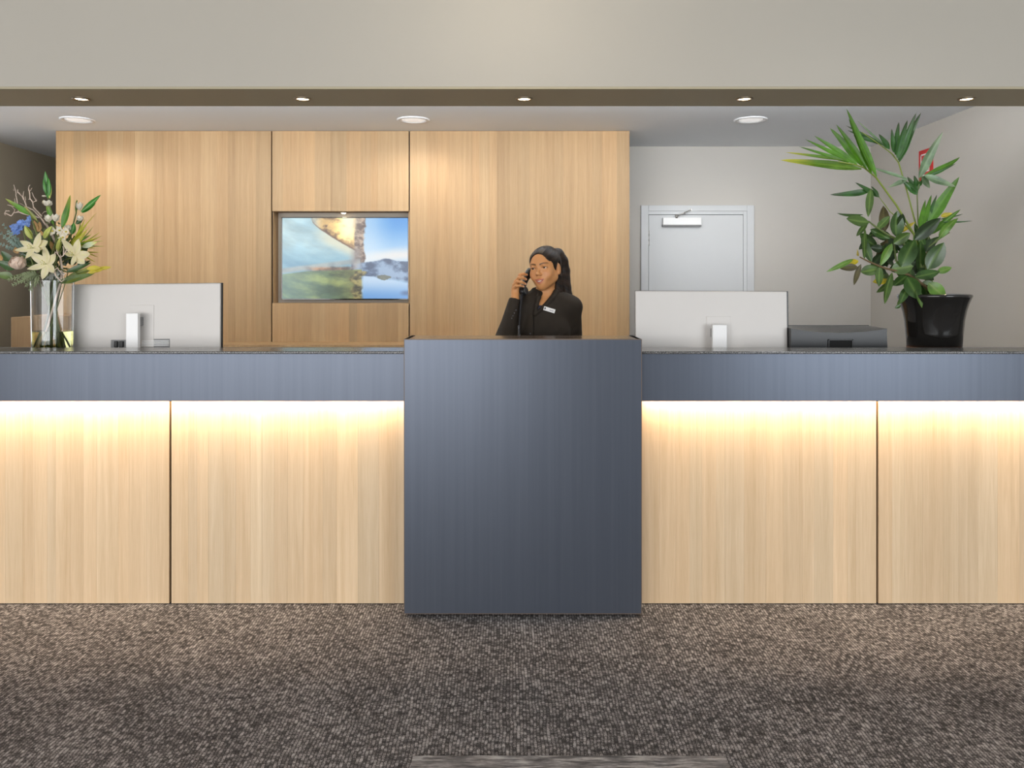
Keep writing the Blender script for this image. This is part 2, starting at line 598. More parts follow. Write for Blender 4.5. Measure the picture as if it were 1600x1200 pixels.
# the hall in front of the desk
struct('ceiling_hall', MB().box((-7.1, -8.1, HZ), (7.1, B0 + 0.05, HZ + 0.1)), M['white_ceil'])
struct('wall_front_left', MB().box((-7.0, B0 - 0.1, 0), (XL - 0.002, B0 - 0.001, HZ)), M['plaster'])
struct('wall_front_right', MB().box((XR + 0.002, B0 - 0.1, 0), (7.0, B0 - 0.001, HZ)), M['plaster'])
struct('wall_hall_left', MB().box((-7.1, -8.1, 0), (-7.0, B0, HZ)), M['plaster'])
wr = MB()
wr.box((7.0, -8.1, 0), (7.1, B0, HZ))
struct('wall_hall_right', wr, M['plaster'])
wf = MB()
for x0, x1 in ((-7.0, -6.9), (0.3, 3.2), (6.9, 7.0)):
    wf.box((x0, -8.1, 0), (x1, -8.0, HZ))
for x0, x1 in ((-6.9, 0.3), (3.2, 6.9)):
    wf.box((x0, -8.1, 0), (x1, -8.0, 0.03)).box((x0, -8.1, 2.83), (x1, -8.0, HZ))
struct('wall_hall_rear', wf, M['plaster'])

# skirting on the back wall on either side of the door
struct('baseboard_back', MB().box((0.97, YB - 0.014, 0), (1.17, YB, 0.1), 0.003).box((2.22, YB - 0.014, 0), (XR, YB, 0.1), 0.003), M['door'])

# ------------------------------------------------------------------ door in the back wall
ZB = YB - CY
dl, dr = P(1013.5, 0, YB).x, P(1160.5, 0, YB).x
dtop = P(0, 336, YB).z
fl, fr, ftop = P(1001, 0, YB).x, P(1177.5, 0, YB).x, P(0, 321, YB).z
door = thing('door_1', (0.5 * (dl + dr), YB, 0), 'plain grey white door with closer in the back wall', None, kind='structure')
mb = MB()
mb.box((fl, YB - 0.022, 0), (dl - 0.004, YB, ftop), 0.004)
mb.box((dr + 0.034, YB - 0.022, 0), (fr, YB, ftop), 0.004)
mb.box((dl - 0.004, YB - 0.022, dtop + 0.034), (dr + 0.034, YB, ftop), 0.004)
mb.build('door_frame', M['door'], door)
mb = MB()
mb.box((dr + 0.003, YB - 0.012, 0), (dr + 0.034, YB, dtop + 0.034), 0.002)
mb.box((dl - 0.004, YB - 0.012, dtop + 0.004), (dr + 0.003, YB, dtop + 0.034), 0.002)
mb.build('door_stop', M['door'], door)
MB().box((dl - 0.004, YB - 0.002, 0), (dr + 0.003, YB, dtop + 0.004)).build('shadow_gap', M['black_gap'], door)
leaf = MB().box((dl, YB - 0.010, 0.008), (dr, YB - 0.001, dtop), 0.0015).build('door_leaf', M['door'], door)
hg = MB()
for k in range(3):
    z = P(0, 384 - k * 8, YB).z
    hg.tube([(dl - 0.002, YB - 0.012, z), (dl - 0.002, YB - 0.012, z + 0.044)], 0.007, 10)
hg.build('hinge', M['steel'], door)
hd = MB().tube([(dr - 0.07, YB - 0.01, 1.0), (dr - 0.07, YB - 0.06, 1.0), (dr - 0.075, YB - 0.065, 1.0), (dr - 0.19, YB - 0.065, 1.0)], 0.009, 10)
hd.box((dr - 0.09, YB - 0.014, 0.92), (dr - 0.05, YB - 0.009, 1.08), 0.002)
hd.build('door_handle', M['steel'], door)
cl = thing('door_closer', P(1066, 354, YB - 0.012), 'silver overhead door closer on top of the grey door', 'door closer')
a, b_ = P(1036, 354, YB - 0.05), P(1096, 340, YB - 0.05)
MB().box((a.x, YB - 0.056, a.z + 0.014), (b_.x, YB - 0.0105, b_.z), 0.003).build('closer_body', M['silver_light'], cl)
MB().box((a.x - 0.006, YB - 0.052, a.z), (b_.x, YB - 0.0105, a.z + 0.014), 0.004).build('closer_underside', M['grey_plastic'], cl)
p0, p1, p2 = P(1057, 337.5, YB - 0.05), P(1070, 332.5, YB - 0.075), P(1079, 328, YB - 0.03)
MB().tube([p0 + Vector((0, 0, -0.02)), p0 + Vector((0, 0, 0.012))], 0.012, 12).build('spindle', M['steel'], cl)
am = MB().tube([p0, p1], 0.006, 8).tube([p1, p2], 0.005, 8).tube([p1 + Vector((0, 0, -.008)), p1 + Vector((0, 0, .008))], 0.008, 8)
am.build('closer_arm', M['steel'], cl)
MB().ball(p2, 0.011).box(p2 + Vector((-.012, -.005, -.012)), (p2.x + .012, YB - 0.021, p2.z + .012), .002).build('arm_bracket', M['steel'], cl)

# ------------------------------------------------------------------ timber feature wall with the screen niche
YT = 6.53 + CY
unit = None


def plank_box(x0, x1, y0, y1, z0, z1, mat, parent, tone):
    """one board: a copy of a shared unit box"""
    global unit
    if unit is None:
        bm = bmesh.new()
        bmesh.ops.create_cube(bm, size=1.0)
        unit = bpy.data.meshes.new('plank')
        bm.to_mesh(unit)
        bm.free()
        unit.materials.append(mat)
    o = bpy.data.objects.new('plank', unit)
    COL.objects.link(o)
    root = parent
    while root.parent is not None:
        root = root.parent
    off = Vector(root.location)
    o.location = Vector(((x0 + x1) / 2, (y0 + y1) / 2, (z0 + z1) / 2)) - off
    o.scale = (x1 - x0, y1 - y0, z1 - z0)
    o.parent = parent
    o.material_slots[0].link = 'OBJECT'
    o.material_slots[0].material = mat
    o.color = (*tone, 1)
    return o


def planked(x0, x1, z0, z1, yf, parent, mat, wmin, wmax, spread, rnd, thick=0.006):
    x = x0
    while x < x1 - 1e-6:
        w = rnd.uniform(wmin, wmax)
        if x1 - (x + w) < wmin:
            w = x1 - x
        g = 0.00016
        t = 1 + rnd.uniform(-spread, spread * 0.7)
        wmt = rnd.uniform(-0.03, 0.03)
        plank_box(x + g, x + w - g, yf + rnd.uniform(0, 0.0004), yf + thick, z0, z1, mat, parent,
                  (min(1.2, t * (1 + wmt)), t, t * (1 - wmt)))
        x += w


rnd = random.Random(21)
tx = [P(px, 0, YT).x for px in (87.5, 424.5, 639.5, 983)]
nz0, nz1 = P(0, 473.5, YT).z, P(0, 330, YT).z
tw = thing('wall_timber', (0.5 * (tx[0] + tx[3]), YT, 0), 'full height oak panelled feature wall with a screen niche behind the desk', None, kind='structure')
G = 0.005
core = MB()
core.box((tx[0], YT + 0.03, 0), (tx[1] + 0.004, YT + 0.24, CZ)).box((tx[2] - 0.0, YT + 0.03, 0), (tx[3], YT + 0.24, CZ))
core.box((tx[1] + 0.004, YT + 0.03, 0), (tx[2], YT + 0.24, nz0 - 0.012)).box((tx[1] + 0.004, YT + 0.03, nz1 + 0.012), (tx[2], YT + 0.24, CZ))
core.box((tx[1] + 0.004, YT + 0.165, nz0 - 0.012), (tx[2], YT + 0.24, nz1 + 0.012))
core.build('backing', M['black_gap'], tw)
for xe0, xe1 in ((tx[0] - 0.0, tx[0] + 0.004), (tx[3] - 0.004, tx[3])):
    ep = MB().box((xe0 - (0.004 if xe0 < 0 else -0.004), YT + 0.006, 0.0), (xe1 - (0.004 if xe0 < 0 else -0.004), YT + 0.24, CZ - 0.003)).build('end_panel', M['oak_back'], tw)
    ep.color = (0.95, 0.95, 0.95, 1)
for (x0, x1, z0, z1, nm) in ((tx[0], tx[1] - G, 0.0, CZ - 0.003, 'panel'), (tx[1] + G, tx[2] - G, nz1, CZ - 0.003, 'panel'),
                             (tx[1] + G, tx[2] - G, 0.0, nz0, 'panel'), (tx[2] + G, tx[3], 0.0, CZ - 0.003, 'panel')):
    pn = MB().box((x0, YT + 0.006, z0), (x1, YT + 0.03, z1)).build('panel', M['oak_back'], tw)
    pn.color = (0.62, 0.6, 0.58, 1)
    planked(x0, x1, z0, z1, YT, pn, M['oak_back'], 0.055, 0.14, 0.13, rnd)
nl = MB()
nl.box((tx[1] + G, YT + 0.02, nz0 - 0.012), (tx[1] + G + 0.004, YT + 0.16, nz1 + 0.012))
nl.box((tx[2] - 0.010, YT + 0.03, nz0 - 0.012), (tx[2] - 0.001, YT + 0.16, nz1 + 0.012))
nl.box((tx[1] + G, YT + 0.02, nz1), (tx[2] - 0.01, YT + 0.16, nz1 + 0.012)).box((tx[1] + G, YT + 0.02, nz0 - 0.012), (tx[2] - 0.01, YT + 0.16, nz0))
o = nl.build('niche_lining', M['oak_back'], tw)
o.color = (0.95, 0.9, 0.85, 1)
M['niche'] = plain('niche_back_paint', (0.62, 0.55, 0.46), 0.7)
MB().box((tx[1] + G, YT + 0.155, nz0), (tx[2] - 0.01, YT + 0.165, nz1)).build('niche_back', M['niche'], tw)

# low oak bench at the foot of the timber wall and the oak cupboard beside it
bench = thing('oak_bench', (-1.5, YT - 0.2, 0), 'long low oak back bench standing against the timber feature wall', 'bench')
bz = P(0, 538.5, YT - 0.3).z
o = MB().box((tx[0] + 0.02, YT - 0.32, bz - 0.025), (tx[3] - 0.02, YT - 0.002, bz), 0.002).build('bench_top', M['oak_back'], bench)
o.color = (1, 1, 1, 1)
o = MB().box((tx[0] + 0.04, YT - 0.30, 0.0), (tx[3] - 0.04, YT - 0.002, bz - 0.025), 0.002).build('bench_body', M['oak_back'], bench)
o.color = (0.85, 0.83, 0.8, 1)
YC = YT - 0.9
cx0, cx1, cz1 = P(17, 0, YC).x, P(118, 0, YC).x, P(0, 495.5, YC).z
cb = thing('cupboard', ((cx0 + cx1) / 2, YC, 0), 'low light brown cupboard behind the flower vase', 'cupboard')
o = MB().box((cx0, YC, 0.05), (cx1, YC + 0.4, cz1), 0.003).build('body', M['oak_back'], cb)
o.color = (0.72, 0.70, 0.70, 1)
o = MB().box((cx0 + 0.01, YC - 0.018, 0.06), (0.5 * (cx0 + cx1) - 0.002, YC, cz1 - 0.6), 0.002).box((0.5 * (cx0 + cx1) + 0.002, YC - 0.018, 0.06), (cx1 - 0.01, YC, cz1 - 0.6), 0.002).build('door', M['oak_back'], cb)
o.color = (0.7, 0.7, 0.7, 1)
MB().box((cx0 + 0.02, YC + 0.03, 0.0), (cx1 - 0.02, YC + 0.38, 0.05)).build('plinth', M['black_plastic'], cb)

# ------------------------------------------------------------------ the television picture: sea cave, rock shelf and pool
YTV = 6.62 + CY
tv = thing('television', P(539, 468, YTV), 'wall television showing a sea cave and rock pool in the timber niche', 'television')
t0, t1 = P(440, 468.3, YTV), P(638.6, 339.4, YTV)
MB().box((t0.x, YTV + 0.002, t0.z), (t1.x, YTV + 0.052, t1.z), 0.003).build('case', M['black_plastic'], tv)
MB().box((t0.x + 0.3, YTV + 0.05, t0.z + 0.2), (t1.x - 0.3, YT + 0.154, t1.z - 0.2)).build('wall_bracket', M['black_plastic'], tv)
bz_ = MB()
for lo, hi in (((t0.x, t0.z), (t0.x + 0.007, t1.z)), ((t1.x - 0.007, t0.z), (t1.x, t1.z)), ((t0.x, t0.z), (t1.x, t0.z + 0.009)), ((t0.x, t1.z - 0.007), (t1.x, t1.z))):
    bz_.box((lo[0], YTV - 0.003, lo[1]), (hi[0], YTV + 0.003, hi[1]), 0.001)
bz_.build('bezel', M['black_gloss'], tv)


def fbm(u, v, seed, octv=5, base=4):
    """value noise on arrays"""
    rs = np.random.RandomState(seed)
    out = np.zeros_like(u)
    amp, tot = 1.0, 0.0
    f = base
    for _ in range(octv):
        g = rs.rand(f + 2, f + 2)
        x, y = np.clip(u, 0, 1) * f, np.clip(v, 0, 1) * f
        xi, yi = x.astype(int), y.astype(int)
        fx, fy = x - xi, y - yi
        fx, fy = fx * fx * (3 - 2 * fx), fy * fy * (3 - 2 * fy)
        out += amp * ((g[xi, yi] * (1 - fx) + g[xi + 1, yi] * fx) * (1 - fy) + (g[xi, yi + 1] * (1 - fx) + g[xi + 1, yi + 1] * fx) * fy)
        tot += amp
        amp *= 0.55
        f *= 2
    return out / tot


NU, NV = 300, 190
uu, vv = np.meshgrid((np.arange(NU) + 0.5) / NU, (np.arange(NV) + 0.5) / NV, indexing='ij')   # v downwards
n1_, n2_, n3_ = fbm(uu, vv, 1), fbm(uu, vv, 2, 6, 10), fbm(uu, vv, 3, 4, 24)
img = np.zeros((NU, NV, 3))


def paint(mask, col):
    global img
    mask = np.clip(mask, 0, 1)[..., None]
    img = img * (1 - mask) + np.asarray(col) * mask


def sst(e0, e1, x):
    t = np.clip((x - e0) / (e1 - e0), 0, 1)
    return t * t * (3 - 2 * t)


def lerp3(a, b, t):
    return np.asarray(a) * (1 - t[..., None]) + np.asarray(b) * t[..., None]


# sky on the right
img[:] = lerp3((70, 150, 225), (200, 225, 245), sst(0.0, 0.5, vv) * 0.8)
paint(sst(0.12, 0.0, np.abs(vv - (0.50 - 0.2 * (uu - 0.7)) + 0.05 * (n1_ - 0.5))) * (uu > 0.6) * 0.8, (245, 235, 225))
paint(sst(0.25, 0.0, uu - 0.66) * 0.55, (225, 240, 250))
# pale cave wall sweeping in from the left
vw = vv - 0.30 * uu
stri = fbm(np.clip(uu * 0.35 + 0.2, 0, 1), np.clip((vv - 0.25 * np.sqrt(np.clip(uu, 0, 1)) + 0.3) / 1.4, 0, 1), 9, 5, 12)
cave = lerp3((150, 195, 215), (205, 222, 216), n1_)
cave = cave * (0.78 + 0.42 * stri[..., None])
cavem = (uu < 0.60)
paint(cavem * 1.0, 0 * cave + cave)
paint(sst(0.30, 0.62, vv) * (uu < 0.6) * 0.65, lerp3((75, 135, 180), (130, 175, 190), stri))
# cream tongue curving down to the right
arc = vv - (0.05 + 0.75 * np.clip(uu - 0.1, 0, 1) ** 1.1)
paint(sst(0.16, 0.02, np.abs(arc - 0.02)) * sst(0.2, 0.4, uu) * (uu < 0.6) * 0.75, (235, 228, 196))
# sunlit rock mass hanging in the middle
edge = 0.40 * np.clip((uu - 0.22) / 0.36, 0, 1) ** 0.75 + 0.03 * (n2_ - 0.5)
mass = sst(0.015, -0.01, vv - edge) * sst(0.22, 0.25, uu + 0.02 * (n2_ - .5)) * sst(0.665, 0.645, uu + 0.05 * (n2_ - 0.5) + 0.06 * vv)
rock = lerp3((110, 72, 40), (255, 205, 120), sst(0.38, 0.62, n2_))
glow = np.exp(-(((uu - 0.52) / 0.085) ** 2 + ((vv - 0.08) / 0.26) ** 2))
rock = rock * (0.75 + 0.25 * n3_[..., None]) + glow[..., None] * np.array((190, 170, 110))
paint(mass, rock)
paint(sst(0.02, 0.0, np.abs(vv - edge)) * (uu > 0.24) * (uu < 0.58) * 0.85, (105, 70, 50))
paint(mass * sst(0.34, 0.24, uu) * 0.8, lerp3((165, 190, 190), (225, 220, 205), n2_))
col = sst(0.05, 0.03, np.abs(uu - 0.615 + 0.05 * (n2_ - 0.5) + .02 * (vv - .3)))
paint(col * (vv < 0.58), lerp3((95, 72, 62), (215, 190, 165), sst(0.35, 0.65, n3_ * 0.6 + n2_ * 0.4)))
paint(np.exp(-(((uu - 0.535) / 0.05) ** 2 + ((vv - 0.02) / 0.2) ** 2)) * 1.2 * sst(.35, .5, n2_ + .12), (255, 246, 214))
# blue far shelf of rock
rt = 0.545 - 0.035 * np.exp(-((uu - 0.83) / 0.09) ** 2) + 0.04 * (n2_ - 0.5) + 0.02 * (1 - uu)
paint((uu > 0.55) * sst(-0.01, 0.01, vv - rt) * sst(0.80, 0.74, vv + 0.05 * (n1_ - .5)), lerp3((62, 82, 115), (150, 175, 205), sst(0.35, 0.65, n2_)))
# shelf line across the left
sh = 0.69 - 0.20 * uu
paint(sst(0.05, 0.01, np.abs(vv - sh + 0.035)) * (uu < 0.62), lerp3((120, 140, 150), (200, 205, 200), n2_))
paint(sst(0.045, 0.01, np.abs(vv - 0.635 - .02 * (n2_ - .5))) * sst(0.15, 0.3, uu) * sst(0.62, 0.5, uu) * .9, lerp3((85, 62, 50), (205, 150, 110), sst(.3, .7, n2_)))
# mossy floor lower left
low = sst(0.0, 0.02, vv - np.maximum(sh, 0.66 - 0.05 * uu)) * (uu < 0.60 + 0.05 * (n2_ - 0.5) + .03)
floorc = lerp3((70, 95, 70), (150, 165, 95), sst(0.3, 0.7, stri)) * (0.7 + 0.6 * n2_[..., None])
paint(low, floorc)
paint(low * sst(0.45, 0.0, uu) * 0.5, (120, 160, 165))
paint(low * sst(0.35, 0.6, uu) * 0.5, lerp3((70, 60, 30), (190, 175, 90), n2_))
# the wet rock column runs on down beside the pool
rc_ = sst(0.06, 0.03, np.abs(uu - 0.60 + 0.06 * (n2_ - 0.5) - 0.02 * np.sin(vv * 40))) * (vv > 0.66)
paint(rc_ * .9, lerp3((52, 46, 26), (176, 160, 96), sst(0.35, 0.65, n3_ * .5 + n2_ * .5)))
paint(sst(0.07, 0.0, np.abs(uu - 0.585 + .05 * (n2_ - .5))) * (vv < .62) * sst(.30, .45, vv) * .8, lerp3((110, 95, 90), (215, 215, 215), n2_))
# bright pool mirroring the sky
pool = sst(0.0, 0.02, vv - (0.70 + 0.05 * sst(.72, .8, uu) + .07 * sst(.85, 1., uu) + 0.04 * (n1_ - 0.5))) * sst(0.62, 0.65, uu + 0.02 * (n2_ - 0.5))
paint(pool, lerp3((190, 215, 240), (105, 160, 220), sst(0.75, 1.0, vv)))
paint(sst(0.05, 0.04, np.hypot((uu - 0.80 - .1 * (n2_ - .5)) / 1.2, (vv - 0.725) * 1.6 - 0.14 * (n2_ - .5))), lerp3((70, 78, 76), (130, 135, 120), n3_))
paint(sst(0.05, 0.0, np.hypot((uu - 0.985) / 1.4, (vv - 0.93))) * .7, (70, 90, 130))
paint((sst(.47, .4, vv) * 0 + .04), (185, 205, 215))

lin = np.clip(img / 255.0, 0, 1)
lin = np.where(lin <= 0.04045, lin / 12.92, ((lin + 0.055) / 1.055) ** 2.4)
sx0, sx1, sz0, sz1 = t0.x + 0.006, t1.x - 0.006, t0.z + 0.008, t1.z - 0.006
gv = []
off = Vector(tv.location)
xs = np.linspace(sx0, sx1, NU + 1) - off.x
zs = np.linspace(sz1, sz0, NV + 1) - off.z
XX, ZZ = np.meshgrid(xs, zs, indexing='ij')
co = np.stack([XX, np.zeros_like(XX) + (YTV - 0.0005 - off.y), ZZ], -1).reshape(-1, 3)
ii, jj = np.meshgrid(np.arange(NU), np.arange(NV), indexing='ij')
q = np.stack([ii * (NV + 1) + jj, ii * (NV + 1) + jj + 1, (ii + 1) * (NV + 1) + jj + 1, (ii + 1) * (NV + 1) + jj], -1).reshape(-1, 4)
me = bpy.data.meshes.new('screen')
me.from_pydata(co.tolist(), [], q.tolist())
at = me.color_attributes.new('picture', 'FLOAT_COLOR', 'CORNER')
cc = np.ones((NU * NV, 4, 4), dtype=np.float32)
cc[:, :, :3] = lin.reshape(-1, 1, 3)
at.data.foreach_set('color', cc.ravel())
m, nt, b = nodes_of('lit_screen')
vc = N(nt, 'ShaderNodeVertexColor', layer_name='picture')
b.inputs['Base Color'].default_value = (0.01, 0.01, 0.01, 1)
b.inputs['Roughness'].default_value = 0.25
nt.links.new(vc.outputs['Color'], b.inputs['Emission Color'])
b.inputs['Emission Strength'].default_value = 0.92
me.materials.append(m)
scr = bpy.data.objects.new('screen', me)
COL.objects.link(scr)
scr.parent = tv

# ------------------------------------------------------------------ ceiling lamps
def downlight(p, r, label, group, power, lampmat, ringmat, color, angle, name='downlight', size=0.03, bulge=0.0):
    d = thing(name, p, label, 'ceiling lamp', group)
    x, y, z = p
    MB().lathe([(r, 0.0), (r * 1.0, -0.006), (r * 0.86, -0.009), (r * 0.74, -0.004), (r * 0.70, 0.002)], p, 32, cap0=False, cap1=False).build('trim_ring', ringmat, d)
    MB().lathe([(r * 0.72, -0.001), (r * 0.5, -0.004 - bulge), (0.0005, -0.005 - bulge)], p, 28, cap0=True, cap1=False).build('lamp', lampmat, d)
    spot_light('lamp_light', (x, y, z - 0.02), power, color, angle, 0.7, size)
    return d


YD = 4.39 + CY
where = ('above the flower vase', 'above the timber panel left of the television', 'above the receptionist and the navy pedestal', 'above the grey door', 'at the palm fronds beside the wall')
for px, wh in zip((127, 473, 819, 1163, 1510), where):
    p = Vector((P(px, 154, YD).x, YD, BZ))
    downlight(p, 0.048, 'small warm lit downlight in the brown soffit ' + wh, 'soffit downlights', 10, M['lamp'], M['bronze'], WARM, 120)
YD2 = 6.1 + CY
for px, wh in ((121, 'in front of the shaded left wall'), (646, 'in front of the television panel'), (1173, 'in front of the grey door')):
    p = Vector((P(px, 187, YD2).x, YD2, CZ))
    downlight(p, 0.125, 'large white round ceiling light in the office ceiling ' + wh, 'office ceiling lights', 26, M['lamp_cool'], M['white_trim'], (1.0, 0.93, 0.86), 165, 'ceiling_light', 0.09)
pn_ = Vector((P(537, 331, YT + 0.08).x, YT + 0.075, nz1))
downlight(pn_, 0.032, 'tiny warm spotlight in the top of the television niche', None, 2.6, M['lamp'], M['bronze'], WARM, 160, 'niche_spotlight', 0.02, 0.009)

# ------------------------------------------------------------------ red sign on the right wall
ya, yb = 6.40 + CY, 6.20 + CY
rs = thing('alarm_sign', (XR, (ya + yb) / 2, 2.2), 'small red fire sign on the side wall behind the palm', 'sign')
z0, z1 = 2.20, 2.44
MB().box((XR - 0.012, yb, z0), (XR, ya, z1), 0.002).build('sign_plate', M['red'], rs)
pr = MB()
for y0, y1, za, zb in ((yb + .035, ya - .03, z1 - .045, z1 - .034), (yb + .035, yb + .047, z0 + .07, z1 - .034), (yb + .035, ya - .03, z0 + .06, z0 + .072), (ya - .042, ya - .03, z0 + .12, z1 - .034), (yb + .055, yb + .085, z0 + .015, z0 + .04), (yb + .1, ya - .05, z0 + .015, z0 + .04)):
    pr.box((XR - 0.0135, y0, za), (XR - 0.0118, y1, zb))
pr.build('white_symbol', M['white_print'], rs)

# ------------------------------------------------------------------ reception desk
PX0, PX1, PH, PD = -0.4446, 0.534, 1.142, 0.252      # pedestal
YF, YP = 0.05, 0.13                                   # fascia face, panel face
GT, GB = 1.0895, 1.0785                               # granite ledge top and underside
FZ = 0.8795                                           # fascia underside
WT = 1.058                                            # worktop behind the ledge
rnd = random.Random(5)


def desk(x0, x1, joints, name, label, glabel, ends):
    d = thing(name, ((x0 + x1) / 2, YP, 0), label, 'reception desk')
    xs_ = [x0] + joints + [x1]
    for k in range(len(xs_) - 1):
        a = xs_[k] + (0.005 if k > 0 else 0.0)
        b = xs_[k + 1] - (0.005 if k < len(xs_) - 2 else 0.0)
        pn = MB().box((a, YP + 0.006, 0.004), (b, YP + 0.022, 1.0)).build('front_panel', M['oak_front'], d)
        pn.color = (0.6, 0.56, 0.5, 1)
        planked(a, b, 0.004, 1.0, YP, pn, M['oak_front'], 0.035, 0.095, 0.09, rnd)
    MB().box((x0, YP + 0.03, 0.0), (x1, 0.60, WT - 0.03)).build('carcass', M['carcass'], d)
    MB().box((x0, YF, FZ), (x1, YF + 0.016, GB), 0.001).build('fascia', M['navy'], d)
    MB().box((x0, YF + 0.016, 1.0), (x1, YP + 0.006, 1.02)).build('fascia_rail', M['carcass'], d)
    MB().box((x0, 0.235, WT - 0.03), (x1, 0.66, WT), 0.002).build('worktop', M['worktop'], d)
    MB().box((x0 + 0.01, YF + 0.018, 0.905), (x1 - 0.01, YF + 0.030, 0.917), 0.001).build('light_strip', M['led'], d)
    L = x1 - x0
    area_light('strip_light', ((x0 + x1) / 2, YF + 0.034, 0.911), (math.radians(10), 0, 0), L - 0.03, 0.012, 6.2 * L, (1.0, 0.79, 0.58))
    g = MB().box((x0, 0.03, GB), (x1, 0.236, GT), 0.004, 3).build('granite_ledge', M['granite'], None, ((x0 + x1) / 2, 0.13, GB))
    tag(g, glabel, 'worktop')
    return d


desk(XL + 0.01, PX0 - 0.002, [P(265 - 373 * 2, 0, YP).x, P(265 - 373, 0, YP).x, P(266, 0, YP).x], 'reception_desk',
     'long oak fronted reception desk under the flower vase with lit navy fascia', 'speckled dark granite ledge of the desk under the flower vase', 0)
desk(PX1 + 0.002, XR - 0.01, [P(1371, 0, YP).x, P(1371 + 373, 0, YP).x], 'reception_desk',
     'oak fronted reception desk under the potted plant with lit navy fascia', 'speckled dark granite ledge of the desk under the potted plant', 0)

ped = thing('desk_pedestal', ((PX0 + PX1) / 2, 0.1, 0), 'tall navy laminate block standing in the middle of the desk', 'desk pedestal')
e = 0.003
MB().box((PX0 + e, 0.0, 0.012 + e), (PX1 - e, 0.02, PH - e)).build('front_board', M['navy'], ped)
eb = MB()
eb.box((PX0, 0.0005, 0.012), (PX0 + e, 0.02, PH)).box((PX1 - e, 0.0005, 0.012), (PX1, 0.02, PH))
eb.box((PX0 + e, 0.0005, PH - e), (PX1 - e, 0.02, PH)).box((PX0 + e, 0.0005, 0.012), (PX1 - e, 0.02, 0.012 + e))
eb.build('edge_band', M['brown_edge'], ped)
MB().box((PX0, 0.02, 0.012), (PX0 + 0.018, PD, PH), 0.001).build('side_board', M['navy'], ped)
MB().box((PX1 - 0.018, 0.02, 0.012), (PX1, PD, PH), 0.001).build('side_board', M['navy'], ped)
M['top_lam'] = plain('top_timber_reflection', (0.10, 0.075, 0.06), 0.16, spec=0.7)  # brown of the mirrored timber is put into the base colour
MB().box((PX0 + 0.018, 0.02, PH - 0.018), (PX1 - 0.018, PD, PH - 0.0005), 0.0005).build('top_board', M['top_lam'], ped)
MB().box((PX0 + 0.018, PD - 0.018, 0.012), (PX1 - 0.018, PD, PH - 0.018)).build('back_board', M['navy'], ped)
MB().box((PX0 + 0.03, 0.03, 0.0), (PX1 - 0.03, PD - 0.02, 0.012)).build('plinth', M['black_plastic'], ped)
MB().box((PX0 + 0.002, PD, WT - 0.03), (PX1 - 0.002, 0.66, WT), 0.002).build('worktop', M['worktop'], ped)

# worn rug at the foot of the picture
rx0, rx1 = P(645, 0, -0.973).x, P(1132, 0, -0.973).x
rug = MB().box((rx0, -2.7, 0.0), (rx1, P(0, 1183, 0).y - 0.973, 0.006), 0.002).build('rug', M['rug'], None, ((rx0 + rx1) / 2, -1.8, 0))
tag(rug, 'worn grey patterned rug edge lying on the carpet in front of the desk', 'rug')

# ------------------------------------------------------------------ monitors on the worktop
def rotz(c, a):
    return Matrix.Translation(Vector(c)) @ Matrix.Rotation(a, 4, 'Z') @ Matrix.Translation(-Vector(c))


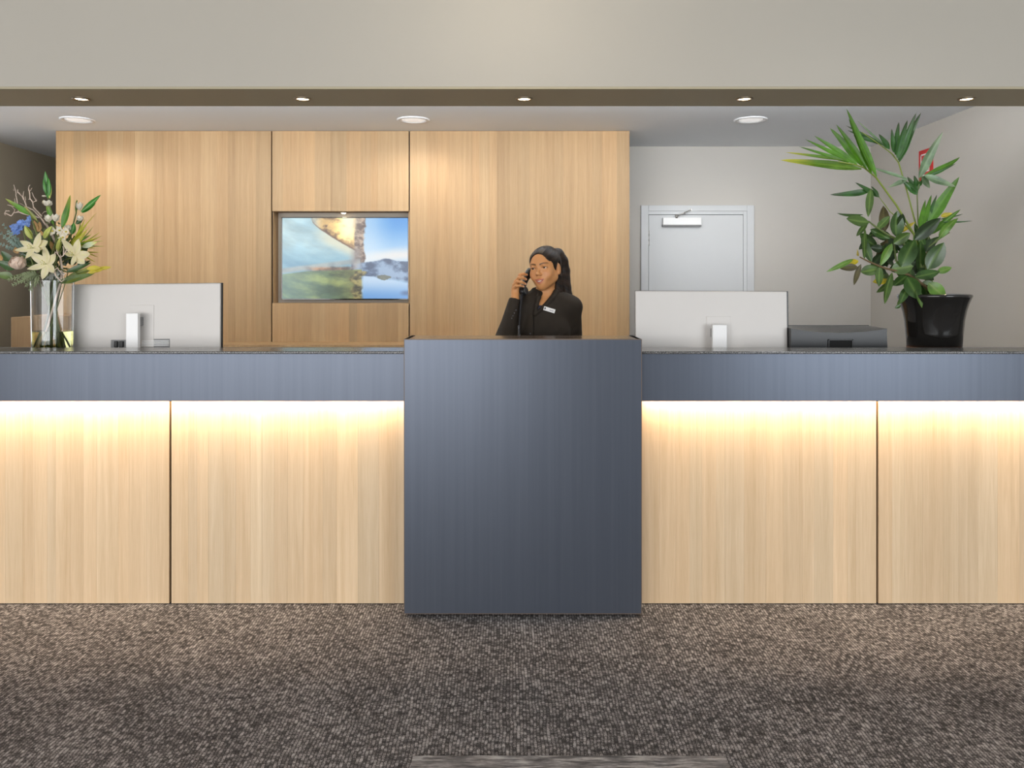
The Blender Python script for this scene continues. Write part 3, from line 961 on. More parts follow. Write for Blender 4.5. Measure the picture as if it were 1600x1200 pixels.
def monitor(px0, px1, ptop, npx0, npx1, nptop, Y, yaw, roll, label, ports, dark_side):
    pc = P((px0 + px1) / 2, ptop, Y)
    w = (px1 - px0) * S(Y) / math.cos(yaw)
    top = pc.z
    d = thing('monitor', (pc.x, Y, WT), label, 'monitor')
    X = Matrix.Translation(Vector((pc.x, Y, top))) @ Matrix.Rotation(yaw, 4, 'Z') @ Matrix.Rotation(roll, 4, 'Y') @ Matrix.Rotation(math.radians(-2), 4, 'X')
    zb = -(top - WT - 0.012)
    MB().box((-w / 2, 0, zb), (w / 2, 0.016, 0), 0.004, 2, 0, X).build('back_shell', M['silver'], d)
    MB().box((-w / 2 + 0.001, 0.016, zb + 0.001), (w / 2 + dark_side, 0.026, 0.002), 0.002, 2, 0, X).build('bezel', M['black_plastic'], d)
    MB().box((-w / 2 + 0.01, 0.0255, zb + 0.012), (w / 2 - 0.01, 0.027, -0.01), 0.0, 1, 0, X).build('screen', M['black_gloss'], d)
    # neck and foot
    a, b = P(npx0, nptop, Y - 0.05), P(npx1, nptop, Y - 0.05)
    MB().box((a.x, Y - 0.075, WT + 0.008), (b.x, Y - 0.050, a.z), 0.003).build('stand_neck', M['silver_light'], d)
    MB().box((a.x + 0.006, Y - 0.052, a.z - 0.06), (b.x - 0.006, Y + 0.004, a.z - 0.02), 0.003).build('hinge_block', M['grey_plastic'], d)
    MB().box((a.x - 0.09, Y - 0.10, WT), (b.x + 0.09, Y + 0.12, WT + 0.008), 0.003).build('stand_foot', M['silver_light'], d)
    mp = MB()
    nx = (a.x + b.x) / 2 - pc.x
    mp.box((nx - 0.045, -0.0025, a.z - top - 0.16), (nx + 0.07, 0.002, a.z - top + 0.035), 0.001, 1, 0, X)
    mp.build('mount_plate', M['silver'], d)
    if ports:
        po = MB()
        a1, b1 = P(173, 530.5, Y) - Vector((pc.x, Y, top)), P(199, 560, Y) - Vector((pc.x, Y, top))
        po.box((a1.x, -0.003, max(b1.z, zb + 0.004)), (b1.x, 0.002, a1.z), 0.001, 1, 0, X)
        po.build('port_recess', M['grey_plastic'], d)
        pl = MB()
        for k, ww in ((0.25, 0.016), (0.55, 0.02)):
            xx = a1.x + (b1.x - a1.x) * k
            pl.box((xx, -0.012, max(b1.z, zb + 0.006)), (xx + ww, 0.001, a1.z - 0.006), 0.002, 1, 0, X)
        pl.build('cable_plug', M['black_plastic'], d)
        a2, b2 = P(222, 530.5, Y) - Vector((pc.x, Y, top)), P(266, 560, Y) - Vector((pc.x, Y, top))
        pv = MB()
        for k in range(4):
            zz = a2.z - 0.004 - k * 0.007
            pv.box((a2.x, -0.0035, zz - 0.004), (b2.x, 0.002, zz), 0.001, 1, 0, X)
        pv.build('vent_slat', M['silver_light'], d)
        MB().box((a2.x - 0.003, -0.001, zb + 0.004), (b2.x + 0.003, 0.002, a2.z + 0.003), 0.0, 1, 0, X).build('vent_recess', M['grey_plastic'], d)
    return d


monitor(109, 346.5, 443.5, 200.5, 219.5, 489, 0.43, math.radians(-3), math.radians(-0.6), 'wide silver backed monitor standing beside the flower vase', True, 0.004)
monitor(992, 1232, 455, 1111.5, 1134, 507, 0.43, math.radians(3), math.radians(0.25), 'wide silver backed monitor standing between the pedestal and the printer', False, 0.012)

# ------------------------------------------------------------------ printer: black case with a dished lid and a grip slot
YQ = 0.40
q0, q1 = P(1236, 512, YQ), P(1387, 512, YQ)
pt = thing('printer', ((q0.x + q1.x) / 2, YQ + 0.1, WT), 'low black printer with a dished glossy lid between monitor and potted plant', 'printer')
w = q1.x - q0.x
hz = q0.z
mb = MB()
n = 24
vs_, fs = [], []
for i in range(n + 1):
    t = i / n
    x = q0.x + w * t
    dz = 0.020 * (1 - (2 * t - 1) ** 2)
    inset = 0.004 * (1 if t > 0.98 else 0)
    vs_ += [(x, YQ, WT + 0.004), (x - inset, YQ, hz - 0.004 - dz), (x - inset, YQ + 0.2, hz - 0.0), (x, YQ + 0.2, WT + 0.004)]
for i in range(n):
    o = i * 4
    for k in range(4):
        fs.append((o + k, o + (k + 1) % 4, o + 4 + (k + 1) % 4, o + 4 + k))
fs.append((3, 2, 1, 0))
fs.append((n * 4, n * 4 + 1, n * 4 + 2, n * 4 + 3))
mb.add(vs_, fs, 0, None, False)
M['printer'] = plain('printer_black', (0.013, 0.013, 0.014), 0.3, spec=0.5)
mb.build('case', M['printer'], pt)
MB().box((q0.x - 0.002, YQ + 0.196, WT), (q1.x + 0.002, YQ + 0.206, hz + 0.002), 0.002).build('rear_lid', M['black_gloss'], pt)
g0, g1 = P(1293.5, 530, YQ), P(1332.5, 545, YQ)
gr = MB().box((g0.x, YQ - 0.006, g1.z - 0.02), (g0.x + 0.006, YQ + 0.002, g0.z), 0.001).box((g1.x - 0.006, YQ - 0.006, g1.z - 0.02), (g1.x, YQ + 0.002, g0.z), 0.001)
gr.box((g0.x, YQ - 0.006, g0.z - 0.006), (g1.x, YQ + 0.002, g0.z), 0.001)
gr.build('grip_frame', M['black_plastic'], pt)
MB().box((g0.x + 0.006, YQ - 0.001, g1.z - 0.02), (g1.x - 0.006, YQ + 0.001, g0.z - 0.006)).build('grip_slot', M['black_gap'], pt)
ft = MB()
for sx in (0.03, w - 0.03):
    for sy in (0.03, 0.17):
        ft.lathe([(0.008, 0), (0.008, 0.005)], (q0.x + sx, YQ + sy, WT), 12)
ft.build('foot', M['black_plastic'], pt)

# ------------------------------------------------------------------ potted plant: black glazed pot, rubber plant and kentia palm together
YPOT = 0.42
pcx = P(1459.5, 0, YPOT).x
s = S(YPOT)
pot_prof = []
for (py, hw) in ((541.5, 41.5), (520, 43.5), (500, 45.5), (485, 48.5), (474, 52), (466, 55.5), (463, 57), (460.5, 56.5), (459.5, 54.5), (461, 52.5), (470, 49)):
    pot_prof.append((hw * s * 0.935, P(0, py, YPOT).z))
potz = pot_prof[0][1]
plant = thing('potted_plant', (pcx, YPOT, WT), 'rubber plant and palm growing together in a black glazed pot', 'potted plant')
MB().lathe(pot_prof, (pcx, YPOT, 0), 48, cap0=True, cap1=False).build('pot', M['black_gloss'], plant)
MB().lathe([(0.112, WT), (0.115, WT + 0.006), (0.1165, potz), (0.10, potz)], (pcx, YPOT, 0), 48).build('pot_foot', M['terracotta'], plant)
soilz = P(0, 470, YPOT).z
MB().lathe([(0.001, soilz + 0.012), (0.07, soilz + 0.010), (0.12, soilz + 0.004), (0.145, soilz)], (pcx, YPOT, 0), 32, cap0=False, cap1=False).build('soil', M['soil'], plant)

M['ficus'] = leafy('rubber_leaf', (0.036, 0.082, 0.018), (0.11, 0.19, 0.045), 0.27)
M['ficus_mid'] = leafy('rubber_leaf_mid', (0.066, 0.122, 0.026), (0.16, 0.25, 0.06), 0.30)
M['ficus_bright'] = leafy('rubber_leaf_bright', (0.13, 0.27, 0.04), (0.25, 0.36, 0.10), 0.32, trans=0.2)
M['ficus_brown'] = leafy('rubber_leaf_brown', (0.085, 0.070, 0.030), (0.14, 0.13, 0.05), 0.35)
M['ficus_dark'] = leafy('rubber_leaf_dark', (0.024, 0.046, 0.016), (0.05, 0.09, 0.03), 0.30)
M['yellow'] = leafy('yellow_leaf', (0.62, 0.50, 0.03), (0.7, 0.6, 0.1), 0.45, trans=0.25)
M['palm'] = leafy('palm_leaflet', (0.09, 0.25, 0.014), (0.13, 0.31, 0.03), 0.40, tipcol=(0.07, 0.15, 0.02), trans=0.2)
M['palm_yel'] = leafy('palm_leaflet_yellow_tip', (0.11, 0.23, 0.018), (0.2, 0.34, 0.05), 0.36, tipcol=(0.70, 0.62, 0.05), trans=0.2)
M['palm_dark'] = leafy('palm_leaflet_dark', (0.045, 0.14, 0.026), (0.06, 0.15, 0.06), 0.34, tipcol=(0.05, 0.055, 0.03), trans=0.15)
M['palm_pale'] = leafy('palm_leaflet_pale', (0.17, 0.27, 0.14), (0.25, 0.36, 0.2), 0.30, tipcol=(0.30, 0.36, 0.22), trans=0.15)
M['stalk'] = plain('palm_stalk', (0.24, 0.31, 0.05), 0.4, noise=0.15, nscale=30)
M['stalk_dk'] = plain('green_stem', (0.13, 0.17, 0.05), 0.45, noise=0.2, nscale=40)
M['bark'] = plain('brown_stem', (0.15, 0.10, 0.045), 0.7, noise=0.35, nscale=60, bump=0.3)


def px6(x, y):   # a reading from the plant close-up, in photograph pixels
    return 1200 + x / 3.0, 160 + y / 3.0


def stem(pts, rad, mat, parent, nm, Ys):
    MB().tube([P(*px6(*p), y) for p, y in zip(pts, Ys)], rad, 8).build(nm, mat, parent)


stem([(795, 890), (760, 880), (720, 850), (660, 808), (600, 790), (540, 775), (470, 745), (430, 725)], [.009, .008, .007, .006, .0055, .005, .004, .003], M['bark'], plant, 'stem', (.42, .40, .38, .36, .35, .34, .33, .33))
stem([(770, 892), (730, 800), (700, 720), (665, 690), (620, 650), (560, 620), (500, 580), (470, 556)], [.010, .009, .008, .007, .006, .005, .0045, .003], M['stalk_dk'], plant, 'stem', (.45, .45, .44, .42, .40, .39, .38, .38))
stem([(790, 892), (745, 800), (738, 740), (755, 680), (800, 640), (850, 610)], [.009, .008, .007, .006, .005, .003], M['stalk_dk'], plant, 'stem', (.46, .44, .42, .42, .43, .44))
stem([(740, 890), (700, 830), (640, 810), (600, 740), (590, 660)], [.008, .007, .006, .005, .003], M['stalk_dk'], plant, 'stem', (.44, .42, .40, .40, .41))

rp = random.Random(11)
FIC = [  # base, tip, width (close-up pixels), depth, material, bow
    ((690, 800), (662, 640), 58, .46, 'ficus_dark', 0), ((712, 800), (716, 650), 46, .44, 'ficus', 0), ((745, 690), (722, 600), 46, .47, 'ficus_mid', .05),
    ((560, 640), (500, 765), 46, .45, 'ficus_brown', .03), ((600, 700), (520, 770), 44, .46, 'ficus_dark', 0), ((540, 600), (470, 625), 40, .46, 'ficus', 0),
    ((600, 640), (545, 690), 40, .45, 'ficus_dark', 0), ((640, 720), (600, 640), 46, .46, 'ficus_dark', 0), ((690, 700), (640, 640), 46, .47, 'ficus', .0),
    ((700, 860), (640, 800), 44, .45, 'ficus', 0), ((560, 830), (490, 842), 34, .44, 'yellow', 0), ((560, 800), (530, 820), 40, .45, 'ficus_mid', 0),
    ((474, 562), (367, 545), 56, .36, 'ficus_mid', .04), ((446, 526), (322, 519), 15, .37, 'ficus', .08), ((482, 405), (469, 538), 32, .37, 'ficus_mid', 0),
    ((549, 604), (540, 484), 46, .40, 'ficus_brown', .03), ((512, 592), (572, 532), 34, .37, 'ficus_mid', .03), ((600, 630), (606, 508), 68, .39, 'ficus', .05),
    ((615, 600), (632, 520), 40, .42, 'ficus_dark', 0), ((685, 645), (810, 541), 58, .35, 'ficus_dark', .04), ((588, 662), (668, 612), 46, .36, 'ficus_mid', .04),
    ((480, 595), (572, 640), 40, .41, 'ficus', .02), ((626, 770), (690, 642), 78, .34, 'ficus', .04), ((580, 780), (682, 768), 62, .33, 'ficus_mid', .03),
    ((688, 818), (806, 792), 46, .33, 'ficus', .04), ((748, 782), (826, 656), 72, .36, 'ficus', .04), ((792, 796), (862, 774), 32, .37, 'ficus_bright', .05),
    ((652, 818), (708, 924), 66, .31, 'ficus', .05), ((752, 845), (832, 914), 58, .34, 'ficus_bright', .10), ((700, 866), (722, 964), 38, .33, 'ficus_mid', .05),
    ((656, 862), (618, 944), 34, .34, 'ficus', .05), ((582, 798), (546, 946), 50, .33, 'ficus_mid', .05), ((652, 812), (588, 860), 42, .36, 'ficus', .03),
    ((434, 795), (532, 778), 50, .34, 'ficus_mid', .03), ((422, 772), (330, 776), 36, .36, 'ficus_brown', .03), ((436, 758), (402, 858), 25, .33, 'ficus_brown', .06),
    ((525, 768), (520, 864), 36, .33, 'ficus_mid', .04), ((582, 662), (526, 766), 40, .34, 'ficus_bright', .04), ((486, 748), (438, 622), 42, .36, 'ficus', .03),
    ((452, 735), (455, 588), 24, .34, 'ficus_mid', .02), ((467, 562), (414, 628), 22, .35, 'ficus_mid', .06), ((800, 640), (892, 542), 38, .40, 'ficus_bright', .12),
    ((424, 742), (362, 752), 30, .38, 'yellow', .06), ((415, 715), (420, 690), 30, .39, 'yellow', .0), ((400, 735), (272, 795), 22, .36, 'ficus_bright', -.04),
    ((622, 950), (594, 965), 16, .36, 'ficus', 0), ((640, 905), (604, 950), 20, .37, 'ficus_mid', 0), ((620, 610), (690, 560), 18, .49, 'yellow', .1), ((745, 900), (730, 850), 50, .42, 'ficus', 0),
    ((540, 690), (480, 680), 36, .44, 'ficus_dark', 0), ((470, 640), (425, 690), 30, .42, 'ficus', 0), ((770, 640), (740, 700), 44, .44, 'ficus_dark', 0), ((690, 610), (700, 690), 40, .45, 'ficus_bright', 0)]
for (b_, t_, w, y, mt, bow) in FIC:
    a, c = P(*px6(*b_), y + rp.uniform(-.005, .02)), P(*px6(*t_), y + rp.uniform(-.045, .02))
    up = Vector((rp.uniform(-.55, .55), -1, rp.uniform(-.2, .7)))
    MB().leaf(a, c, w / 3.0 * S(y) * 1.10, up, -bow, rp.uniform(.08, .3), 8, 'leaf').build('leaf', M[mt], plant)

# more of the rubber plant's leaves, deeper in the crown
for k in range(26):
    bx6, by6 = rp.uniform(500, 760), rp.uniform(600, 850)
    an = rp.uniform(0, 6.283)
    ln = rp.uniform(80, 125)
    y = rp.uniform(.40, .50)
    a = P(*px6(bx6, by6), y)
    c = P(*px6(bx6 + math.cos(an) * ln, by6 - abs(math.sin(an)) * ln * rp.choice((1, 1, -.7))), y + rp.uniform(-.05, .06))
    MB().leaf(a, c, rp.uniform(34, 56) / 3.0 * S(y), (rp.uniform(-.5, .5), -1, rp.uniform(-.2, .6)), -rp.uniform(0, .06), rp.uniform(.08, .3), 8, 'leaf').build('leaf', M[rp.choice(('ficus', 'ficus_dark', 'ficus_mid', 'ficus'))], plant)

# the palm: stalks carry fronds, fronds carry leaflets
FR = {
    'A': dict(st=[(760, 900), (720, 750), (685, 620), (600, 480), (505, 350), (450, 305), (400, 290), (330, 278)], sy=[.46, .46, .45, .43, .40, .38, .36, .34], mat='stalk', r=.0065,
              lf=[((1369.5, 276), (1322, 169), 13, 'palm', .06), ((1362, 272), (1326, 185), 9, 'palm', .05), ((1354, 264), (1306, 194), 9, 'palm', .05), ((1347, 259), (1296.5, 200), 11, 'palm', .07),
                  ((1339.5, 257), (1272, 212), 8.5, 'palm', .05), ((1332, 255), (1258, 217.5), 7, 'palm', .03), ((1326, 254), (1248, 229), 5.5, 'palm', .03), ((1320, 250.5), (1227, 238), 5, 'palm_yel', .03),
                  ((1346, 264), (1219, 250), 13, 'palm_yel', .05)]),
    'B': dict(st=[(765, 900), (730, 740), (692, 570), (650, 410), (612, 282), (580, 240), (520, 195), (440, 140)], sy=[.48, .49, .50, .50, .49, .48, .47, .46], mat='stalk', r=.005,
              lf=[((1405, 253), (1439.5, 175.5), 10, 'palm_dark', .05), ((1403.7, 250), (1432, 175.5), 9, 'palm_dark', .03), ((1401.7, 247), (1418, 187.5), 10, 'palm_dark', .04), ((1399, 242), (1404.5, 190.5), 8, 'palm_dark', .03),
                  ((1396, 238), (1393, 201), 8, 'palm_dark', .03), ((1390, 233), (1373, 209.5), 9, 'palm_dark', .05), ((1385, 232), (1339, 188), 5, 'palm_pale', .04), ((1380, 227), (1321.5, 196), 4.5, 'palm_dark', .03),
                  ((1377, 226), (1324, 203.5), 5.5, 'palm_dark', .04), ((1370, 222), (1333, 212), 6, 'palm_dark', .04)]),
    'C': dict(st=[(770, 900), (715, 720), (703, 560), (699, 432), (705, 395), (712, 350)], sy=[.44, .44, .44, .44, .43, .42], mat='stalk_dk', r=.0045,
              lf=[((1436, 278), (1473.5, 206), 14, 'palm_pale', .04), ((1443, 276), (1500, 245.5), 9, 'palm', -.08), ((1444, 277), (1494, 255), 3.5, 'palm_dark', -.08), ((1444, 274), (1493, 291.5), 11, 'palm_pale', -.06),
                  ((1440, 276), (1453, 294), 11, 'palm_pale', .04), ((1432.8, 304), (1409, 281), 10, 'palm_dark', .05), ((1433, 301), (1417.5, 276), 9, 'palm_dark', .05), ((1434, 298), (1428, 274), 9, 'palm_dark', .05),
                  ((1434, 292), (1440, 281), 8, 'palm_dark', .05), ((1418, 279), (1387, 293), 7, 'palm_pale', -.08), ((1417, 279), (1352, 258), 5, 'palm_pale', -.10)]),
    'D': dict(st=[(700, 640), (640, 570), (570, 510), (520, 442), (490, 405)], sy=[.46, .47, .47, .46, .45], mat='stalk', r=.003,
              lf=[((1360, 298), (1296.5, 304), 9, 'palm_dark', -.12), ((1374, 308), (1336, 285), 8, 'palm_dark', -.06), ((1373.5, 308), (1361, 291), 7, 'palm_dark', -.04)]),
    'E': dict(st=[(760, 900), (745, 760), (750, 640), (765, 560)], sy=[.46, .46, .45, .44], mat='stalk_dk', r=.006,
              lf=[((1450, 350), (1499, 276), 16, 'palm', .02), ((1437, 356), (1446, 312), 7, 'palm', .02), ((1443, 352), (1455.5, 304), 7.5, 'palm', .02), ((1448, 346), (1464, 304), 6, 'palm_dark', .02),
                  ((1436, 372), (1444, 326), 12, 'palm', .02), ((1454, 366), (1501, 327), 9, 'palm', .03), ((1470, 347), (1520, 345), 2.6, 'palm_dark', -.10), ((1468, 343), (1505, 334), 2.6, 'palm_dark', -.06),
                  ((1434, 395), (1443, 345), 10, 'palm', .02), ((1470, 338), (1488, 333), 7, 'yellow', -.10)]),
}
for key, fr in FR.items():
    pts = [P(*px6(*p), y) for p, y in zip(fr['st'], fr['sy'])]
    n_ = len(pts)
    fo = MB().tube(pts, [fr['r'] * (1 - 0.6 * k / (n_ - 1)) for k in range(n_)], 8).build('frond', M[fr['mat']], plant)
    yl = fr['sy'][-1]
    ym = fr['sy'][len(fr['sy']) // 2]
    for k, (b_, t_, w, mt, bow) in enumerate(fr['lf']):
        y0 = 0.5 * (yl + ym)
        a = P(*b_, y0 + rp.uniform(-.01, .01))
        c = P(*t_, y0 + rp.uniform(-.07, .05))
        MB().leaf(a, c, w * 1.22 * S(y0), (rp.uniform(-.3, .3), -1, rp.uniform(0, .4)), -bow * 0.5, rp.uniform(.15, .4), 10, 'blade', side_bow=bow * 0.35 * (1 if t_[0] < b_[0] else -1) * 1.0).build('leaflet', M[mt], fo)

# ------------------------------------------------------------------ glass vase and the flower arrangement
YV = 0.37
sv = S(YV)
vcx = P(82.5, 0, YV).x
VW = WT


def zpx(py, y=YV):
    return P(0, py, y).z


vase = thing('vase', (vcx, YV, VW), 'clear glass cylinder vase holding the flower arrangement, pale water in its foot', 'vase')
M['glass'] = plain('clear_glass', (0.97, 0.98, 0.975), 0.0, trans=1.0, ior=1.45)
M['water'] = plain('stem_water', (0.86, 0.84, 0.42), 0.0, trans=1.0, ior=1.33)
r0, r1 = 29.0 * sv, 30.5 * sv
zt = zpx(437)
zw = zpx(517)
H_ = zt - VW
mb = MB().lathe([(r0 - .003, VW + .0008), (r0, VW + .003), (r0 + .0001, VW + .005), (r0 + .001, VW + .05), (r1 - .0001, zt - .006), (r1, zt - .003), (r1 - .0002, zt - .001), (r1 - .001, zt), (r1 - .0018, zt - .001), (r1 - .002, zt - .003), (r1 - .0021, zt - .006), (r0 - .001, VW + .05), (r0 - .0019, VW + .02), (r0 - .002, VW + .0175), (r0 - .003, VW + .016), (r0 - .006, VW + .0155), (0.0005, VW + .0155)], (vcx, YV, 0), 48, cap0=True, cap1=True)
mb.build('glass_wall', M['glass'], vase)
rw = r0 - .0026
MB().lathe([(0.0005, VW + .0160), (rw - .004, VW + .0161), (rw - .001, VW + .0170), (rw, VW + .019), (rw + .0006, VW + .05), (rw + .0010, zw - .002), (rw + .0010, zw - .0006), (rw + .0004, zw), (rw - .003, zw), (0.0005, zw)], (vcx, YV, 0), 40, cap0=False, cap1=False).build('water', M['water'], vase)

M['petal'] = leafy('lily_petal', (0.90, 0.82, 0.56), (0.88, 0.82, 0.42), 0.45, trans=0.25, vary=0.07)
M['petal_white'] = leafy('white_petal', (0.86, 0.80, 0.68), (0.88, 0.84, 0.66), 0.45, trans=0.2, vary=0.07)
M['rose'] = leafy('rose_petal', (0.80, 0.62, 0.50), (0.84, 0.70, 0.60), 0.5, trans=0.15, vary=0.10)
M['blue'] = leafy('blue_petal', (0.20, 0.33, 0.70), (0.30, 0.42, 0.78), 0.5, trans=0.15, vary=0.35)
M['bud'] = leafy('lily_bud', (0.48, 0.52, 0.14), (0.60, 0.62, 0.26), 0.4, vary=0.15)
M['pale_bud'] = leafy('pale_bud', (0.56, 0.62, 0.44), (0.68, 0.70, 0.50), 0.4, tipcol=(0.72, 0.66, 0.12), vary=0.12)
M['glad'] = leafy('gladiolus_green', (0.05, 0.22, 0.03), (0.22, 0.48, 0.12), 0.35, trans=0.1)
M['blade'] = leafy('sword_leaf', (0.10, 0.26, 0.03), (0.16, 0.34, 0.06), 0.4, tipcol=(0.36, 0.36, 0.05), trans=0.15)
M['grass'] = leafy('yellow_grass', (0.42, 0.42, 0.03), (0.50, 0.48, 0.08), 0.45, tipcol=(0.50, 0.40, 0.08), trans=0.2)
M['olive_leaf'] = leafy('olive_leaf', (0.17, 0.20, 0.03), (0.34, 0.34, 0.06), 0.4, tipcol=(0.42, 0.36, 0.05), trans=0.1)
M['yellow_bud'] = leafy('yellow_bud', (0.62, 0.52, 0.06), (0.66, 0.58, 0.14), 0.4, trans=0.15, vary=0.15)
M['dark_leaf'] = leafy('dark_leaf', (0.045, 0.095, 0.025), (0.06, 0.13, 0.05), 0.35)
M['mid_leaf'] = leafy('mid_leaf', (0.11, 0.165, 0.045), (0.14, 0.2, 0.08), 0.4)
M['cedar'] = leafy('cedar_spray', (0.20, 0.24, 0.12), (0.25, 0.28, 0.16), 0.6)
M['grey_leaf'] = leafy('grey_green_leaf', (0.17, 0.24, 0.20), (0.24, 0.3, 0.25), 0.5)
M['silver_leaf'] = leafy('silver_leaf', (0.34, 0.36, 0.33), (0.4, 0.42, 0.4), 0.6)
M['twig'] = plain('bleached_twig', (0.72, 0.58, 0.48), 0.7, noise=0.15, nscale=80)
M['anther'] = plain('anther', (0.62, 0.48, 0.12), 0.7)
M['dry'] = leafy('dried_husk', (0.40, 0.24, 0.09), (0.5, 0.3, 0.12), 0.6)

rf = random.Random(3)
neck = Vector((vcx, YV, zt - 0.01))


def qz1(x, y):          # close-up readings -> photograph pixels
    return x / 8.571, 260 + y / 8.571


def stalk_to(top, parent, rad=0.003, mat='stalk_dk', foot=None):
    """a stem that runs from the bloom down through the mouth of the vase to its floor"""
    a = rf.uniform(0, 6.28)
    rr = rf.uniform(0.3, 1.0)
    m_ = neck + Vector((math.cos(a) * 0.062 * rr, math.sin(a) * 0.062 * rr, 0))
    a2, r2 = a + math.pi + rf.uniform(-1.0, 1.0), rf.uniform(0.2, 1.0)
    f_ = Vector((vcx + math.cos(a2) * 0.066 * r2, YV + math.sin(a2) * 0.066 * r2, VW + 0.024))
    t_ = Vector(top)
    pts = []
    for k in range(9):
        t = k / 8
        if t < 0.5:
            q = f_.lerp(m_, t * 2)
        else:
            u = (t - 0.5) * 2
            ctrl = m_ + (m_ - f_) * 0.35
            q = m_ * (1 - u) ** 2 + ctrl * 2 * u * (1 - u) + t_ * u * u
        pts.append(q)
    return MB().tube(pts, rad, 7).build('stem', M[mat], parent)


def flower(name, top, label, cat, group=None, rad=0.003, mat='stalk_dk'):
    d = thing(name, (vcx, YV, VW + 0.03), label, cat, group)
    stalk_to(top, d, rad, mat)
    return d


def lily(center, tips, Y, label, fwd=0.03):
    c = P(*center, Y)
    d = flower('lily', c + Vector((0, 0.03, -0.01)), label, 'flower', 'open lilies', 0.0035)
    base = c + Vector((0, 0.012, -0.004))
    for k, tp in enumerate(tips):
        t = P(*tp[:2], Y - fwd * (0.8 if k % 2 else 1.2))
        ln = (t - base).length
        wd = ln * (tp[2] if len(tp) > 2 else (0.46 if k % 2 else 0.36))
        MB().leaf(base, t, wd, (0, -1, 0.15), -0.10, 0.25, 9, 'petal').build('petal', M['petal'], d)
    MB().leaf(base, base + Vector((0, 0.05, -0.02)), 0.012, (0, 0, 1), 0, 0.2, 4, 'petal').build('throat', M['bud'], d)
    for k in range(5):
        a = k * 1.256 + 0.4
        e_ = c + Vector((math.cos(a) * 0.009, -0.022, math.sin(a) * 0.009 + 0.002))
        f = MB().tube([base, base.lerp(e_, 0.6) + Vector((0, 0, -0.002)), e_], 0.0007, 5).build('filament', M['bud'], d)
        MB().ball(e_, (0.0016, 0.0010, 0.0028), 8, 6).build('anther', M['anther'], f)
    return d


lily((50, 386), [(22.5, 391), (31, 376), (63, 363), (75, 377), (62.5, 392.5), (40, 404)], YV - 0.095, 'open cream lily tilted sideways, uppermost beside the blue bloom')
lily((70.5, 411), [(68.5, 383), (87.5, 397), (84.5, 426), (66, 437), (42, 420.5), (45.5, 395)], YV - 0.085, 'open cream star shaped lily lowest over the vase mouth')
lily((114, 397), [(96, 373), (123, 373), (141, 397), (132.5, 412), (112, 415.5), (99.5, 396)], YV - 0.06, 'open cream lily nearest to the monitor, yellow at its heart')

# blush rose
rc = P(28, 410, YV - 0.06)
d = flower('rose', rc + Vector((0, 0.03, -0.02)), 'blush pink rose low beside the lilies', 'flower')
R_ = 12 * sv
MB().ball(rc + Vector((0, 0.004, 0)), (R_ * 0.55, R_ * 0.5, R_ * 0.75), 16, 12).build('heart', M['rose'], d)
for k in range(11):
    a = k * 2.4
    ring = 0.55 + 0.5 * k / 11
    o_ = Vector((math.cos(a), math.sin(a) * 0.8, 0))
    b0 = rc + Vector((0, 0, -R_ * 0.9)) + o_ * R_ * 0.35 * ring
    t0_ = rc + o_ * R_ * ring * 0.95 + Vector((0, 0, R_ * (1.0 - 0.45 * ring * ring)))
    if o_.y < -0.2:
        t0_.z -= R_ * 0.25
    MB().leaf(b0, t0_, R_ * 1.75, -o_, -0.22, 0.35, 8, 'petal').build('petal', M['rose'], d)

# blue delphinium head
bc = P(34, 351, YV + 0.02)
d = flower('delphinium', bc, 'bright blue bloom sticking out beside the twisted twigs', 'flower')
for k in range(16):
    t = k / 15
    c = P(19 + 27 * t + rf.uniform(-3, 3), 360 - 14 * t + rf.uniform(-5, 6), YV + rf.uniform(-0.03, 0.05))
    fl_ = MB()
    for j in range(5):
        a = j * 1.2566 + rf.uniform(0, 1)
        fl_.leaf(c, c + Vector((math.cos(a) * .016, -0.007, math.sin(a) * .016)), .013, (0, -1, 0.2), -.1, .3, 5, 'petal')
    fl_.build('floret', M['blue'], d)


def gladiolus(label, spine, buds, florets, Y):
    top = P(*spine[0], Y)
    d = flower('gladiolus', top, label, 'flower', None, 0.004)
    MB().tube([P(*p, Y) for p in spine], [0.004, 0.0035, 0.003, 0.002][:len(spine)] if len(spine) <= 4 else 0.003, 8).build('spike', M['stalk_dk'], d)
    for (b, t, w, mt) in buds:
        MB().leaf(P(*b, Y - rf.uniform(0, .012)), P(*t, Y - rf.uniform(0, .02)), w * sv, (rf.uniform(-.3, .3), -1, 0), -.05, .5, 8, 'petal').leaf(P(*b, Y + .006), P(*t, Y + .004), w * sv, (0, 1, 0), -.05, .5, 8, 'petal').build('bud', M[mt], d)
    for (c, rx, rz, lean) in florets:
        q = P(*c, Y - .012)
        fb = MB()
        for j in range(5):
            a = j * 1.2566 + lean
            o_ = Vector((math.cos(a) * rx, math.sin(a) * rx * .7, rz))
            fb.leaf(q - Vector((0, 0, rz)), q + o_, rx * 1.7, Vector((-math.cos(a), -math.sin(a), 0.2)), -.2, .3, 7, 'petal')
        fb.build('floret', M['petal_white'], d)


